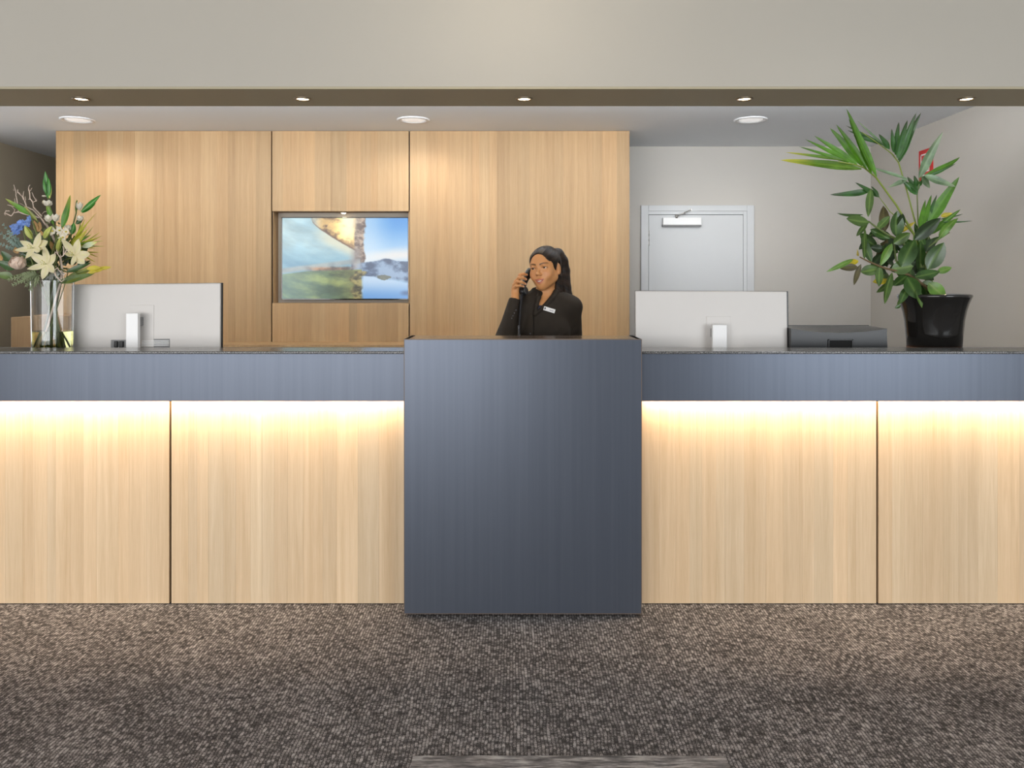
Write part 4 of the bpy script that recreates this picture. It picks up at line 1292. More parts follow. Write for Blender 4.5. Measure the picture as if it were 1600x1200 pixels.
gladiolus('tall green gladiolus spike rising highest, with white florets under its buds', [(85, 355), (81, 335), (77, 318), (73, 300)],
          [((75, 309), (70.5, 267), 9, 'glad'), ((72, 303), (67.5, 280), 6, 'glad'), ((77, 306), (76, 278), 6, 'glad'), ((77.5, 310), (79.5, 288), 5, 'bud'), ((83, 350), (72, 315), 8, 'blade')],
          [((69, 306.5), .010, .004, .2), ((74, 317.5), .021, .014, .5), ((76, 341), .016, .017, 1.2), ((87, 340), .016, .018, .3)], YV)
gladiolus('gladiolus with green tips leaning over the monitor, cream buds below', [(110, 372), (114, 352), (119, 333), (120.5, 313)],
          [((127, 331), (158, 304), 8, 'glad'), ((128, 332), (150, 317), 7, 'glad'), ((119, 350), (130, 340), 7, 'dark_leaf'), ((112, 366), (116, 348), 9, 'glad'), ((119, 332), (120, 311), 4, 'blade')],
          [((124, 322), .012, .019, .4), ((125, 341), .014, .013, 1.0), ((106, 356), .015, .014, .2)], YV + .01)
# lily buds
for (b, t, w, mt, lb) in (((50.5, 373), (38.5, 352), 10, 'bud', 'green yellow lily bud rising over the uppermost lily'), ((69, 372), (81, 353), 9.5, 'bud', 'yellow green lily bud between the two gladiolus spikes'),
                          ((90, 393), (95, 370), 8.5, 'bud', 'slim green lily bud upright at the middle of the bouquet'), ((129, 386), (152, 378), 8.5, 'pale_bud', 'pale green lily bud with yellow tip pointing at the timber wall')):
    d = flower('lily_bud', P(*b, YV - .02), lb, 'flower bud', 'closed lily buds')
    for j in range(3):
        a = j * 2.09
        MB().leaf(P(*b, YV - .03), P(*t, YV - .05), w * sv, (math.sin(a), -math.cos(a), 0), -.06, .55, 8, 'petal').build('petal', M[mt], d)
# white freesias in the middle
d = flower('freesia', P(88, 362, YV - .01), 'white blossoms with yellow throats clustered at the middle of the bouquet', 'flower')
for (c, lean) in (((83, 361), .3), ((94, 360), 1.1), ((104, 362), .6), ((99, 371), .2)):
    q = P(*c, YV - .035)
    fb = MB()
    for j in range(6):
        a = j * 1.047 + lean
        fb.leaf(q, q + Vector((math.cos(a) * .019, -.014, math.sin(a) * .022)), .014, (0, -1, .1), -.15, .3, 6, 'petal')
    fl_ = fb.build('floret', M['petal_white'], d)
    MB().ball(q + Vector((0, -.006, 0)), (.004, .005, .004), 8, 6).build('throat', M['yellow_bud'], fl_)

# twisted bleached twigs
tw_ = flower('twisted_twig', P(72, 350, YV + .03), 'bleached twisted willow twigs reaching out at the top of the bouquet', 'twig', None, 0.005, 'twig')
TW = [[(620, 790), (540, 680), (440, 580), (355, 545), (330, 460), (300, 400), (265, 365), (240, 350), (238, 310)], [(355, 545), (260, 580), (190, 540), (100, 515)], [(540, 690), (440, 660), (350, 645), (250, 612), (190, 620), (150, 662), (100, 640), (60, 625), (80, 595), (130, 600)],
      [(330, 460), (310, 400), (320, 335)], [(235, 500), (225, 440), (215, 390), (212, 320), (185, 245)], [(560, 670), (500, 600), (450, 545), (440, 480), (400, 430), (395, 340), (380, 295), (400, 250)], [(440, 490), (480, 460), (470, 430), (445, 390), (428, 345)],
      [(395, 340), (415, 310), (432, 288)], [(250, 612), (240, 560), (205, 480), (195, 430)], [(350, 545), (300, 510), (262, 490)], [(470, 470), (495, 460), (480, 430)], [(400, 440), (378, 440)], [(190, 620), (200, 580), (160, 540)], [(60, 625), (75, 655), (60, 640)], [(185, 330), (190, 290)], [(330, 470), (345, 440), (335, 400)],
      [(640, 600), (590, 610), (560, 640)], [(670, 760), (620, 700), (580, 690)]]
TWR = [.0046, .003, .0042, .0022, .003, .004, .0027, .0018, .0024, .002, .0018, .0018, .0022, .002, .0016, .0018, .0018, .0022]
for k, (ln, r_) in enumerate(zip(TW, TWR)):
    pts = [P(*qz1(x, y), YV + .03 + .012 * math.sin(i * 1.7 + k)) for i, (x, y) in enumerate(ln)]
    fine_ = []
    for i in range(len(pts) - 1):
        for t in (0, .33, .66):
            fine_.append(pts[i].lerp(pts[i + 1], t) + Vector((rf.uniform(-.0012, .0012), 0, rf.uniform(-.0012, .0012))))
    fine_.append(pts[-1])
    MB().tube(fine_, [.85 * r_ * (1 - .5 * i / (len(fine_) - 1)) for i in range(len(fine_))], 6).build('branch', M['twig'], tw_)
low = flower('twisted_twig', P(90, 435, YV - .07), 'pale curled twig hanging over the vase rim below the lilies', 'twig', None, 0.0025, 'silver_leaf')
for ln in ([(560, 300), (590, 350), (640, 402), (668, 380), (660, 330), (690, 310)], [(590, 350), (570, 280), (600, 255), (620, 290), (650, 290)], [(700, 60), (660, 130), (625, 150), (600, 110), (590, 70)], [(600, 110), (575, 90), (570, 120)], [(660, 330), (630, 300), (625, 290)], [(660, 130), (665, 60), (655, 30)]):
    pts = [P(x / 6.667, 380 + y / 6.667, YV - .10 - .006 * i) for i, (x, y) in enumerate(ln)]
    MB().tube(pts, [.0026 * (1 - .4 * i / (len(pts) - 1)) for i in range(len(pts))], 6).build('branch', M['twig'], low)

# sword leaves and yellow green grasses
for (b, t, w, mt, nm, lb) in (((97, 356), (110, 304), 13, 'blade', 'sword_leaf', 'broad upright green leaf between the two gladiolus spikes'), ((48, 336), (8, 310), 9, 'blade', 'sword_leaf', 'green leaf spike lying along the twisted twigs'),
                              ((58, 345), (38, 322), 6, 'olive_leaf', 'sword_leaf', 'olive leaf close above the blue bloom'), ((20, 412), (2, 392), 14, 'dark_leaf', 'broad_leaf', 'dark green leaf beside the rose, pointing up'), ((24, 420), (-6, 408), 15, 'dark_leaf', 'broad_leaf', 'dark green leaf under the rose, pointing out'),
                              ((20, 432), (-8, 428), 14, 'mid_leaf', 'broad_leaf', 'mid green leaf lowest beside the cedar sprays'),
                              ((98, 441), (150, 414), 15, 'olive_leaf', 'broad_leaf', 'long olive leaf leaning over the monitor'), ((92, 441), (148, 427), 14, 'mid_leaf', 'broad_leaf', 'long green leaf resting just above the monitor'),
                              ((104, 425), (143, 410), 10, 'dark_leaf', 'broad_leaf', 'dark leaf under the lily nearest to the monitor')):
    d = flower(nm, P(*b, YV - .03), lb, 'leaf')
    MB().leaf(P(*b, YV - .035), P(*t, YV - rf.uniform(.03, .07)), w * sv, (rf.uniform(-.2, .2), -1, .3), -.04, .25, 10, 'blade').build('blade', M[mt], d)
d = flower('yellow_bud_spray', P(120, 428, YV - .04), 'yellow bud spray pointing away over the silver monitor', 'flower bud')
for (b, t, w) in (((136, 420), (158, 418), 8), ((142, 424), (162, 421), 6), ((152, 420), (174, 417.5), 6), ((138, 426), (152, 424), 5)):
    MB().leaf(P(*b, YV - .06), P(*t, YV - .08), w * sv, (0, -1, .2), -.06, .4, 8, 'petal').build('bud', M['yellow_bud'], d)
MB().tube([P(120, 428, YV - .04), P(136, 423, YV - .055), P(152, 420, YV - .065)], .0022, 6).build('twig', M['stalk_dk'], d)
d = flower('grass_tuft', P(112, 385, YV + .03), 'tuft of yellow green grass blades fanning towards the timber wall', 'grass')
for k, (t, w) in enumerate((((126, 346), 4), ((133, 342), 4.5), ((139, 345), 4), ((152, 331), 2.5), ((147, 352), 2.5), ((157, 362), 3), ((160, 368), 4), ((152, 371), 3), ((165, 385), 2), ((157, 394), 3), ((154, 402), 2.5), ((150, 410), 3), ((143, 366), 4), ((130, 352), 5), ((145, 376), 5), ((140, 355), 3), ((163, 376), 2), ((150, 388), 4), ((136, 360), 5))):
    MB().leaf(P(112 + rf.uniform(-3, 8), 388 + rf.uniform(-8, 8), YV + .01), P(*t, YV + rf.uniform(-.05, .06)), w * sv * 1.15, (rf.uniform(-.4, .4), -1, .3), -rf.uniform(0, .06), .3, 8, 'blade').build('blade', M['grass' if k % 4 else 'blade'], d)

# cedar sprays below, grey green filler at the outer side
def spray(name, base, tips, Y, mat, label, cat, fr_len, per, wid, group=None):
    d = flower(name, P(*base, Y), label, cat, group, 0.002)
    for t in tips:
        a, c = P(*base, Y), P(*t, Y - rf.uniform(0, .05))
        mb_ = MB().tube([a, a.lerp(c, .5) + Vector((0, 0, .006)), c], [.0016, .0012, .0006], 5)
        for i in range(per):
            u = (i + 1) / per
            q = a.lerp(c, u) + Vector((0, 0, .006 * 4 * u * (1 - u) * .5))
            for sgn in (-1, 1, 0):
                dirv = (c - a).normalized()
                sd = Vector((-dirv.z, rf.uniform(-.5, .3), dirv.x)) * sgn + dirv * .8 + Vector((0, -.35 if sgn == 0 else 0, 0))
                sd.normalize()
                L_ = fr_len * (1.1 - .55 * u) * rf.uniform(.7, 1.2)
                mb_.leaf(q, q + sd * L_, wid, (rf.uniform(-.5, .5), -1, rf.uniform(-.3, .6)), 0, .2, 3, 'leaf')
        mb_.build('frond', M[mat], d)
    return d


spray('cedar_sprig', (60, 428), [(22, 445), (34, 440), (15, 437), (48, 452), (56, 446), (30, 432), (42, 446)], YV - .07, 'cedar', 'feathery grey green cedar sprigs hanging over the vase rim', 'foliage', .024, 9, .005)
spray('cedar_sprig', (86, 425), [(78, 440), (92, 438), (99, 428), (70, 440)], YV - .05, 'silver_leaf', 'silvery sprig at the vase rim under the lily nearest to the monitor', 'foliage', .018, 8, .006)
spray('gum_sprig', (46, 398), [(-2, 362), (6, 352), (8, 372), (2, 382), (14, 366), (12, 388), (24, 372), (18, 380)], YV + .0, 'grey_leaf', 'fine blue grey sprigs spreading below the blue bloom', 'foliage', .020, 9, .006)
spray('gum_sprig', (62, 396), [(52, 362), (62, 352), (74, 350), (92, 350), (110, 362), (72, 366), (100, 376), (118, 372)], YV + .05, 'cedar', 'fine pale sprigs between the lilies at the middle of the bouquet', 'foliage', .02, 8, .008)
d = flower('dried_husk', P(58, 356, YV + .01), 'dried orange brown husks at the foot of the twisted twigs', 'flower')
for (b, t, w) in (((58, 362), (53, 344), 9), ((60, 362), (62, 346), 8), ((84, 392), (78, 376), 8), ((28, 396), (24, 386), 12), ((66, 368), (64, 360), 6), ((2, 408), (-4, 396), 10)):
    MB().leaf(P(*b, YV - .03), P(*t, YV - .04), w * sv, (rf.uniform(-.3, .3), -1, .2), -.12, .4, 7, 'petal').build('husk', M['dry'], d)
# the leafy heart of the bouquet: small leaves past counting
mb_ = MB()
for k in range(420):
    a, e_ = rf.uniform(0, 6.283), rf.uniform(-.5, 1.2)
    rr = rf.uniform(.02, 1.0) ** .6
    q = Vector((vcx - .02 + math.cos(a) * .135 * rr * math.cos(e_ * .8), YV + .055 + math.sin(a) * .075 * rr, zpx(404) + math.sin(e_) * .085 * rr))
    dv = Vector((q.x - vcx + rf.uniform(-.04, .04), q.y - YV - .08, q.z - zpx(430) + rf.uniform(-.03, .03))).normalized()
    mb_.leaf(q, q + dv * rf.uniform(.022, .05), rf.uniform(.008, .02), (rf.uniform(-.6, .6), -1, rf.uniform(-.3, .6)), -.05, .25, 4, 'leaf', mi=rf.choice((0, 0, 1, 1, 2)))
hf = mb_.build('bouquet_foliage', [M['dark_leaf'], M['mid_leaf'], M['grey_leaf']], None, (vcx, YV, zt))
tag(hf, 'dense small green foliage filling the bouquet behind the lilies', 'foliage', None, 'stuff')

# ------------------------------------------------------------------ the receptionist: surfaces grown from distance fields
class Grid:
    def __init__(s, lo, hi, h):
        s.lo, s.h = np.array(lo, float), h
        s.n = np.ceil((np.array(hi, float) - s.lo) / h).astype(int) + 1
        s.F = np.full(tuple(s.n), 9.0, dtype=np.float32)

    def blk(s, lo, hi):
        a = np.maximum(np.floor((np.array(lo) - s.lo) / s.h).astype(int), 0)
        b = np.minimum(np.ceil((np.array(hi) - s.lo) / s.h).astype(int) + 1, s.n)
        if np.any(b <= a):
            return None, None
        sl = tuple(slice(i, j) for i, j in zip(a, b))
        ax = [(s.lo[k] + np.arange(a[k], b[k]) * s.h).astype(np.float32) for k in range(3)]
        return sl, np.meshgrid(*ax, indexing='ij', sparse=True)

    def add(s, sh, k=0.01, off=0.0):
        fn, lo, hi = sh
        mg = k + 3.5 * s.h + off
        sl, X = s.blk(np.array(lo) - mg, np.array(hi) + mg)
        if sl is None:
            return
        d = (fn(*X) - off).astype(np.float32)
        a = s.F[sl]
        hh = np.maximum(k - np.abs(a - d), 0) / max(k, 1e-6)
        s.F[sl] = np.minimum(a, d) - hh * hh * k * 0.25

    def sub(s, sh, k=0.004):
        fn, lo, hi = sh
        mg = k + 2 * s.h
        sl, X = s.blk(np.array(lo) - mg, np.array(hi) + mg)
        if sl is None:
            return
        d = -fn(*X)
        a = s.F[sl]
        hh = np.maximum(k - np.abs(a - d), 0) / max(k, 1e-6)
        s.F[sl] = np.maximum(a, d) + hh * hh * k * 0.25

    def front(s, x, z):
        """the nearest surface (smallest y) at x, z"""
        i, k = int(round((x - s.lo[0]) / s.h)), int(round((z - s.lo[2]) / s.h))
        c = s.F[i, :, k]
        j = np.argmax(c < 0)
        if j == 0:
            return s.lo[1]
        t = c[j - 1] / (c[j - 1] - c[j])
        return s.lo[1] + (j - 1 + t) * s.h

    def mesh(s):
        F = s.F
        neg = F < 0
        n0, n1, n2 = F.shape
        cnt = np.zeros((n0 - 1, n1 - 1, n2 - 1), dtype=np.int8)
        for a in (0, 1):
            for b in (0, 1):
                for c in (0, 1):
                    cnt += neg[a:n0 - 1 + a, b:n1 - 1 + b, c:n2 - 1 + c]
        act = (cnt > 0) & (cnt < 8)
        ci = np.argwhere(act)
        idx = np.full(act.shape, -1, dtype=np.int32)
        idx[act] = np.arange(len(ci))
        crn = [(a, b, c) for a in (0, 1) for b in (0, 1) for c in (0, 1)]
        val = np.stack([F[ci[:, 0] + a, ci[:, 1] + b, ci[:, 2] + c] for a, b, c in crn], 1).astype(np.float64)
        pos = np.zeros((len(ci), 3))
        num = np.zeros(len(ci))
        for p in range(8):
            for q in range(p + 1, 8):
                dlt = np.array(crn[q]) - np.array(crn[p])
                if np.abs(dlt).sum() != 1:
                    continue
                m_ = (val[:, p] < 0) != (val[:, q] < 0)
                t = val[m_, p] / (val[m_, p] - val[m_, q])
                pos[m_] += np.array(crn[p]) + t[:, None] * dlt
                num[m_] += 1
        V = s.lo + (ci + pos / num[:, None]) * s.h
        Q = []
        for ax in range(3):
            sh0 = [slice(None)] * 3
            sh1 = [slice(None)] * 3
            sh0[ax], sh1[ax] = slice(0, -1), slice(1, None)
            x = neg[tuple(sh0)] != neg[tuple(sh1)]
            e_ = np.argwhere(x)
            u, w = (ax + 1) % 3, (ax + 2) % 3
            ok = (e_[:, u] > 0) & (e_[:, w] > 0) & (e_[:, u] < F.shape[u] - 1) & (e_[:, w] < F.shape[w] - 1)
            e_ = e_[ok]
            st = neg[tuple(sh0)][e_[:, 0], e_[:, 1], e_[:, 2]]
            def at(du, dw):
                g = e_.copy()
                g[:, u] += du
                g[:, w] += dw
                return idx[g[:, 0], g[:, 1], g[:, 2]]
            q_ = np.stack([at(-1, -1), at(0, -1), at(0, 0), at(-1, 0)], 1)
            q_[~st] = q_[~st][:, ::-1]
            Q.append(q_)
        return V, np.concatenate(Q)


def grid_obj(name, V, Q, mats, parent, cols=None):
    off = np.array(parent.location if parent.parent is None else parent.parent.location)
    me = bpy.data.meshes.new(name)
    W = (V - off).astype(np.float32)
    me.vertices.add(len(W))
    me.vertices.foreach_set('co', W.ravel())
    me.loops.add(Q.size)
    me.loops.foreach_set('vertex_index', Q.astype(np.int32).ravel())
    me.polygons.add(len(Q))
    me.polygons.foreach_set('loop_start', np.arange(0, Q.size, 4, dtype=np.int32))
    me.update(calc_edges=True)
    me.validate()
    me.polygons.foreach_set('use_smooth', np.ones(len(me.polygons), dtype=bool))
    for m_ in (mats if isinstance(mats, list) else [mats]):
        me.materials.append(m_)
    if cols is not None:
        at = me.color_attributes.new('skin', 'FLOAT_COLOR', 'POINT')
        c4 = np.ones((len(V), 4), dtype=np.float32)
        c4[:, :3] = cols
        at.data.foreach_set('color', c4.ravel())
    o = bpy.data.objects.new(name, me)
    COL.objects.link(o)
    o.parent = parent
    return o


def cap_(a, b, r1, r2=None, sy=1.0):
    """tapered capsule; sy < 1 flattens it front to back about its axis"""
    a, b = np.array(a, float), np.array(b, float)
    r2 = r1 if r2 is None else r2
    ab = b - a
    L2 = (ab ** 2).sum() + 1e-12

    def fn(x, y, z):
        px, py, pz = x - a[0], y - a[1], z - a[2]
        t = np.clip((px * ab[0] + py * ab[1] + pz * ab[2]) / L2, 0, 1)
        return (np.sqrt((px - t * ab[0]) ** 2 + ((py - t * ab[1]) / sy) ** 2 + (pz - t * ab[2]) ** 2) - (r1 + (r2 - r1) * t)) * min(1.0, sy + 0.15)
    r = max(r1, r2)
    return fn, np.minimum(a, b) - r, np.maximum(a, b) + r


def ell_(c, r):
    c, r = np.array(c, float), np.array(r, float)

    def fn(x, y, z):
        k0 = np.sqrt(((x - c[0]) / r[0]) ** 2 + ((y - c[1]) / r[1]) ** 2 + ((z - c[2]) / r[2]) ** 2)
        k1 = np.sqrt(((x - c[0]) / r[0] ** 2) ** 2 + ((y - c[1]) / r[1] ** 2) ** 2 + ((z - c[2]) / r[2] ** 2) ** 2)
        return k0 * (k0 - 1) / np.maximum(k1, 1e-6)
    return fn, c - r, c + r


HEADC = np.array(P(851.5, 418.5, 0.97))
YAW, ROLL = math.radians(-24), math.radians(6.0)
HR = np.array(Matrix.Rotation(-ROLL, 3, 'Y') @ Matrix.Rotation(YAW, 3, 'Z'))


def to_world(p):
    return Vector(HEADC + HR @ np.array(p, float))


def hd(sh):
    """a shape given in head space, moved to the world"""
    fn, lo, hi = sh
    c = (np.array(lo) + np.array(hi)) / 2
    r = np.linalg.norm((np.array(hi) - np.array(lo)) / 2)
    wc = HEADC + HR @ c

    def g(x, y, z):
        dx, dy, dz = x - HEADC[0], y - HEADC[1], z - HEADC[2]
        return fn(HR[0, 0] * dx + HR[1, 0] * dy + HR[2, 0] * dz, HR[0, 1] * dx + HR[1, 1] * dy + HR[2, 1] * dz, HR[0, 2] * dx + HR[1, 2] * dy + HR[2, 2] * dz)
    return g, wc - r, wc + r


BX = 0.172
person = thing('person', (BX, 0.985, 0.0), 'woman in dark blazer and white name tag on the phone behind the navy pedestal', 'person')
LSH, LEL, LWR = (.316, .99, 1.238), (.333, 1.0, .975), (.345, .90, .77)
RSH = (.040, .985, 1.240)
REL = (-.040, .835, 1.062)
RWR = tuple(P(804.5, 467, .895))
TORSO = [(ell_((BX, .985, 1.15), (.138, .092, .16)), .03), (ell_((BX, .985, 1.215), (.12, .078, .09)), .04), (cap_((.07, .99, 1.245), (.285, .99, 1.245), .048, .048), .05),
         (cap_((BX, 1.0, 1.315), (.285, .992, 1.262), .030, .040), .05), (cap_((BX, 1.0, 1.315), (.072, .992, 1.262), .030, .040), .05),
         (ell_((BX - .062, .918, 1.115), (.058, .052, .06)), .05), (ell_((BX + .062, .918, 1.115), (.058, .052, .06)), .05),
         (ell_((BX, .985, .98), (.118, .085, .15)), .06), (ell_((BX, .992, .84), (.158, .108, .14)), .06)]
ARML = [(cap_(LSH, LEL, .046, .037), .04), (cap_(LEL, LWR, .036, .024), .02)]
ARMR = [(cap_(RSH, REL, .046, .040), .03), (cap_(REL, RWR, .037, .022), .02)]
LEGS = []
for sx in (-1, 1):
    hx = BX + sx * .082
    LEGS += [(cap_((hx, .992, .80), (hx, .985, .46), .078, .052), .04), (cap_((hx, .985, .46), (hx, 1.005, .09), .050, .034), .02), (cap_((hx, 1.012, .055), (hx + sx * .012, .88, .030), .034, .026), .02)]

HS = 0.0028
B = Grid((-.12, .72, -.01), (.44, 1.16, 1.60), HS)
for sh, k in TORSO + ARML + ARMR + LEGS:
    B.add(sh, k, -.004)
# neck
B.add(cap_(tuple(to_world((0, .018, -.05))), (BX + .004, 1.005, 1.27), .047, .052), .03)
# head
for sh, k in [(ell_((0, .012, .022), (.070, .092, .083)), .01), (ell_((0, -.036, -.022), (.060, .056, .078)), .03), (ell_((0, -.030, .040), (.060, .060, .052)), .03),
              (cap_((-.049, -.010, -.054), (-.006, -.066, -.090), .021, .019), .03), (cap_((.049, -.010, -.054), (.006, -.066, -.090), .021, .019), .03),
              (ell_((0, -.072, -.090), (.021, .018, .017)), .02), (ell_((-.036, -.066, -.034), (.024, .022, .024)), .025), (ell_((.036, -.066, -.034), (.024, .022, .024)), .025),
              (cap_((-.030, -.084, .020), (.030, -.084, .020), .008), .02), (ell_((0, -.080, -.066), (.030, .016, .022)), .02)]:
    B.add(hd(sh), k)
for sx in (-1, 1):
    B.sub(hd(ell_((sx * .0315, -.103, .000), (.018, .017, .0115))), .012)
B.add(hd(cap_((0, -.090, .004), (0, -.108, -.027), .0050, .0075)), .012)
B.add(hd(ell_((0, -.1075, -.030), (.0092, .0085, .0078))), .008)
for sx in (-1, 1):
    B.add(hd(ell_((sx * .0108, -.098, -.033), (.0060, .0085, .0056))), .006)
    B.add(hd(cap_((sx * .0250, -.0875, -.0585), (0, -.0980, -.0618), .0032, .0052)), .006)     # upper lip
    B.add(hd(cap_((sx * .0220, -.0880, -.0650), (0, -.0965, -.0765), .0032, .0060)), .006)     # lower lip
    B.add(hd(ell_((sx * .0345, -.076, -.050), (.012, .011, .012))), .012)                      # cheeks lifted by the smile
for sx in (-1, 1):
    B.sub(hd(cap_((sx * .0215, -.0945, -.0612), (0, -.1030, -.0695), .0014, .0046)), .002)
for sx in (-1, 1):
    B.add(hd(ell_((sx * .0735, .016, -.013), (.0075, .018, .028))), .008)
    B.add(hd(ell_((sx * .0720, .008, -.034), (.006, .009, .010))), .006)
    B.sub(hd(ell_((sx * .083, .012, -.010), (.0075, .010, .018))), .004)
    # eyelids: an upper and a lower roll
    B.add(hd(cap_((sx * .0195, -.0865, .0035), (sx * .0315, -.0915, .0082), .0040)), .004)
    B.add(hd(cap_((sx * .0315, -.0915, .0082), (sx * .0440, -.0835, .0035), .0040)), .004)
    B.add(hd(cap_((sx * .0200, -.0865, -.0050), (sx * .0430, -.0835, -.0045), .0036)), .005)

# right hand holding the handset
HT, HB = to_world((-.088, .016, -.004)), P(816, 459, .905)       # ear end and mouth end of the handset


def hs(t):
    return np.array(HT.lerp(HB, t))


wr = np.array(RWR)
MC = {'index': P(810, 436, .925), 'middle': P(806, 440, .912), 'ring': P(803.5, 445.5, .905), 'little': P(802.5, 451.5, .905)}
FING = {'index': [P(812.5, 429.5, .905), P(818, 428, .92), P(823, 429.5, .945)], 'middle': [P(811, 433.8, .885), P(817, 434.2, .892), P(821.8, 436.6, .912)],
        'ring': [P(809, 439.8, .876), P(815.5, 441.2, .882), P(821, 443.8, .902)], 'little': [P(806.8, 446.6, .877), P(813, 446.4, .880), P(818.2, 447.6, .896)]}
RAD = {'index': (.0098, .0088, .0078, .0068), 'middle': (.0100, .0090, .0080, .0070), 'ring': (.0096, .0086, .0076, .0066), 'little': (.0088, .0076, .0066, .0058)}
B.add(cap_(wr, np.array(P(805, 457, .915)), .0215, .020, 1), .012)
for k, m_ in MC.items():
    B.add(cap_(np.array(P(805, 460, .912)), np.array(m_), .0145, RAD[k][0] + .001), .010)
B.add(ell_(tuple(P(806.5, 450, .915)), (.013, .019, .024)), .012)
for k, js in FING.items():
    ch = [np.array(MC[k])] + [np.array(j) for j in js]
    for i in range(3):
        B.add(cap_(ch[i], ch[i + 1], RAD[k][i], RAD[k][i + 1]), .0025 if i else .004)
TH = [P(806, 461, .925), P(810.5, 455, .945), P(814.5, 448, .962), P(818.5, 441, .965)]
for i, (ra, rb) in enumerate(((.0165, .0125), (.0115, .0100), (.0098, .0082))):
    B.add(cap_(np.array(TH[i]), np.array(TH[i + 1]), ra, rb), .006)
# left hand hanging at the side, fingers slightly curled
lw = np.array(LWR)
B.add(cap_(lw, lw + (.004, -.02, -.05), .021, .022, .75), .012)
for k, (dx, ln, rd) in enumerate(((-.018, .034, .0085), (-.006, .038, .0088), (.007, .035, .0085), (.019, .028, .0075))):
    a = lw + np.array((.004, -.03 + dx * 1.2, -.075))
    b1_ = a + np.array((.003 - .004, dx * .15, -ln))
    b2_ = b1_ + np.array((-.012, 0, -ln * .7))
    b3_ = b2_ + np.array((-.014, 0, -ln * .38))
    B.add(cap_(lw + (.002, -.01 + dx * .6, -.02), a, .013, rd + .002), .008)
    B.add(cap_(a, b1_, rd + .001, rd), .003)
    B.add(cap_(b1_, b2_, rd, rd - .001), .003)
    B.add(cap_(b2_, b3_, rd - .001, rd - .002), .003)
ta = lw + np.array((-.006, -.035, -.02))
B.add(cap_(lw + (0, -.012, -.01), ta + (-.004, -.012, -.02), .014, .011), .008)
B.add(cap_(ta + (-.004, -.012, -.02), ta + (-.010, -.016, -.05), .0105, .009), .004)
B.add(cap_(ta + (-.010, -.016, -.05), ta + (-.018, -.014, -.072), .009, .0075), .003)

V, Q = B.mesh()
loc_ = (V - HEADC) @ HR        # head space
SK = np.array((0.60, 0.275, 0.105))
cols = np.tile(SK, (len(V), 1))


def shade(mask, col):
    global cols
    m_ = np.clip(mask, 0, 1)[:, None]
    cols = cols * (1 - m_) + np.array(col) * m_


hx_, hy_, hz_ = loc_[:, 0], loc_[:, 1], loc_[:, 2]
inh = (hz_ > -.12) & (hz_ < .13) & (np.abs(hx_) < .1) & (np.abs(hy_) < .13)
frontm = inh & (hy_ < -.055)
for sx in (-1, 1):
    # blush
    shade(inh * np.exp(-(((hx_ - sx * .040) / .018) ** 2 + ((hz_ + .034) / .016) ** 2)) * .35 * frontm, (.60, .24, .13))
    # brow: thicker near the nose, tapering outwards
    t = np.clip((np.abs(hx_) - .012) / .040, 0, 1)
    bz2 = .0190 + .0075 * np.sin(np.clip(t, 0, 1) * 2.3) - .004 * t
    wd_ = .0042 * (1 - .65 * t)
    shade(frontm * (hx_ * sx > .011) * (np.abs(hx_) < .052) * np.clip((wd_ - np.abs(hz_ - bz2)) / .0016 + .4, 0, 1) * .9, (.035, .018, .010))
    # lash line
    lidz = .0062 - ((np.abs(hx_) - .0315) / .014) ** 2 * .0052
    shade(frontm * (hx_ * sx > .016) * (np.abs(hx_) < .048) * np.clip((.0022 - np.abs(hz_ - lidz)) / .0012, 0, 1) * .85, (.03, .016, .010))
# lips
uz = -.0568 + .0012 * np.clip(np.abs(hx_) / .007, 0, 1) - .0016 * np.clip((np.abs(hx_) - .007) / .018, 0, 1)
lz = -.0832 + .0225 * (np.abs(hx_) / .0255) ** 2
lip = frontm & (np.abs(hx_) < .0262) & (hz_ < uz + .001) & (hz_ > lz) & (hy_ < -.07)
shade(lip * .9, (.50, .165, .105))
shade((frontm & (np.abs(hz_ + .0690 - .0078 * (hx_ / .0215) ** 2) < .0040 - .0030 * np.abs(hx_) / .024) & (np.abs(hx_) < .025)) * .85, (.15, .035, .025))
# paler nails
for k, js in FING.items():
    tp = np.array(js[-1])
    dd = np.linalg.norm(V - (tp + np.array((-.001, -.006, .001))), axis=1)
    shade(np.clip((.0062 - dd) / .002, 0, 1) * .8, (.80, .50, .38))
m, nt, b = nodes_of('skin')
vc = N(nt, 'ShaderNodeVertexColor', layer_name='skin')
nt.links.new(vc.outputs['Color'], b.inputs['Base Color'])
b.inputs['Roughness'].default_value = 0.42
b.inputs['Specular IOR Level'].default_value = 0.4
b.inputs['Subsurface Weight'].default_value = 0.12
b.inputs['Subsurface Radius'].default_value = (0.012, 0.005, 0.003)
b.inputs['Subsurface Scale'].default_value = 0.5
M['skin'] = m
body_mat = m

# eyes: lens shaped eyeballs looking to her right
M['eye_white'] = plain('eye_white', (0.74, 0.70, 0.66), 0.2)
M['iris'] = plain('iris', (0.035, 0.016, 0.008), 0.12)
gz = Vector((-.16, -.985, -.02)).normalized()
for sx in (-1, 1):
    bm = bmesh.new()
    bmesh.ops.create_uvsphere(bm, u_segments=28, v_segments=28, radius=.0125)
    rot = Vector((0, 0, 1)).rotation_difference(gz).to_matrix().to_4x4()
    bmesh.ops.transform(bm, matrix=rot, verts=bm.verts)
    eb_ = MB()
    bm.verts.index_update()
    vs_, fi = [], []
    mi = []
    for v in bm.verts:
        q = v.co
        vs_.append(to_world((sx * .0315 + q.x * 1.0, -.0790 + q.y * 1.02, .0008 + q.z * .60)))
    for f in bm.faces:
        cen = f.calc_center_median().normalized()
        fi.append([v.index for v in f.verts])
        mi.append(1 if cen.dot(gz) > .80 else 0)
    eb_.add(vs_, fi)
    eb_.m = mi
    bm.free()
    eb_.build('eye', [M['eye_white'], M['iris']], person)
te = MB()
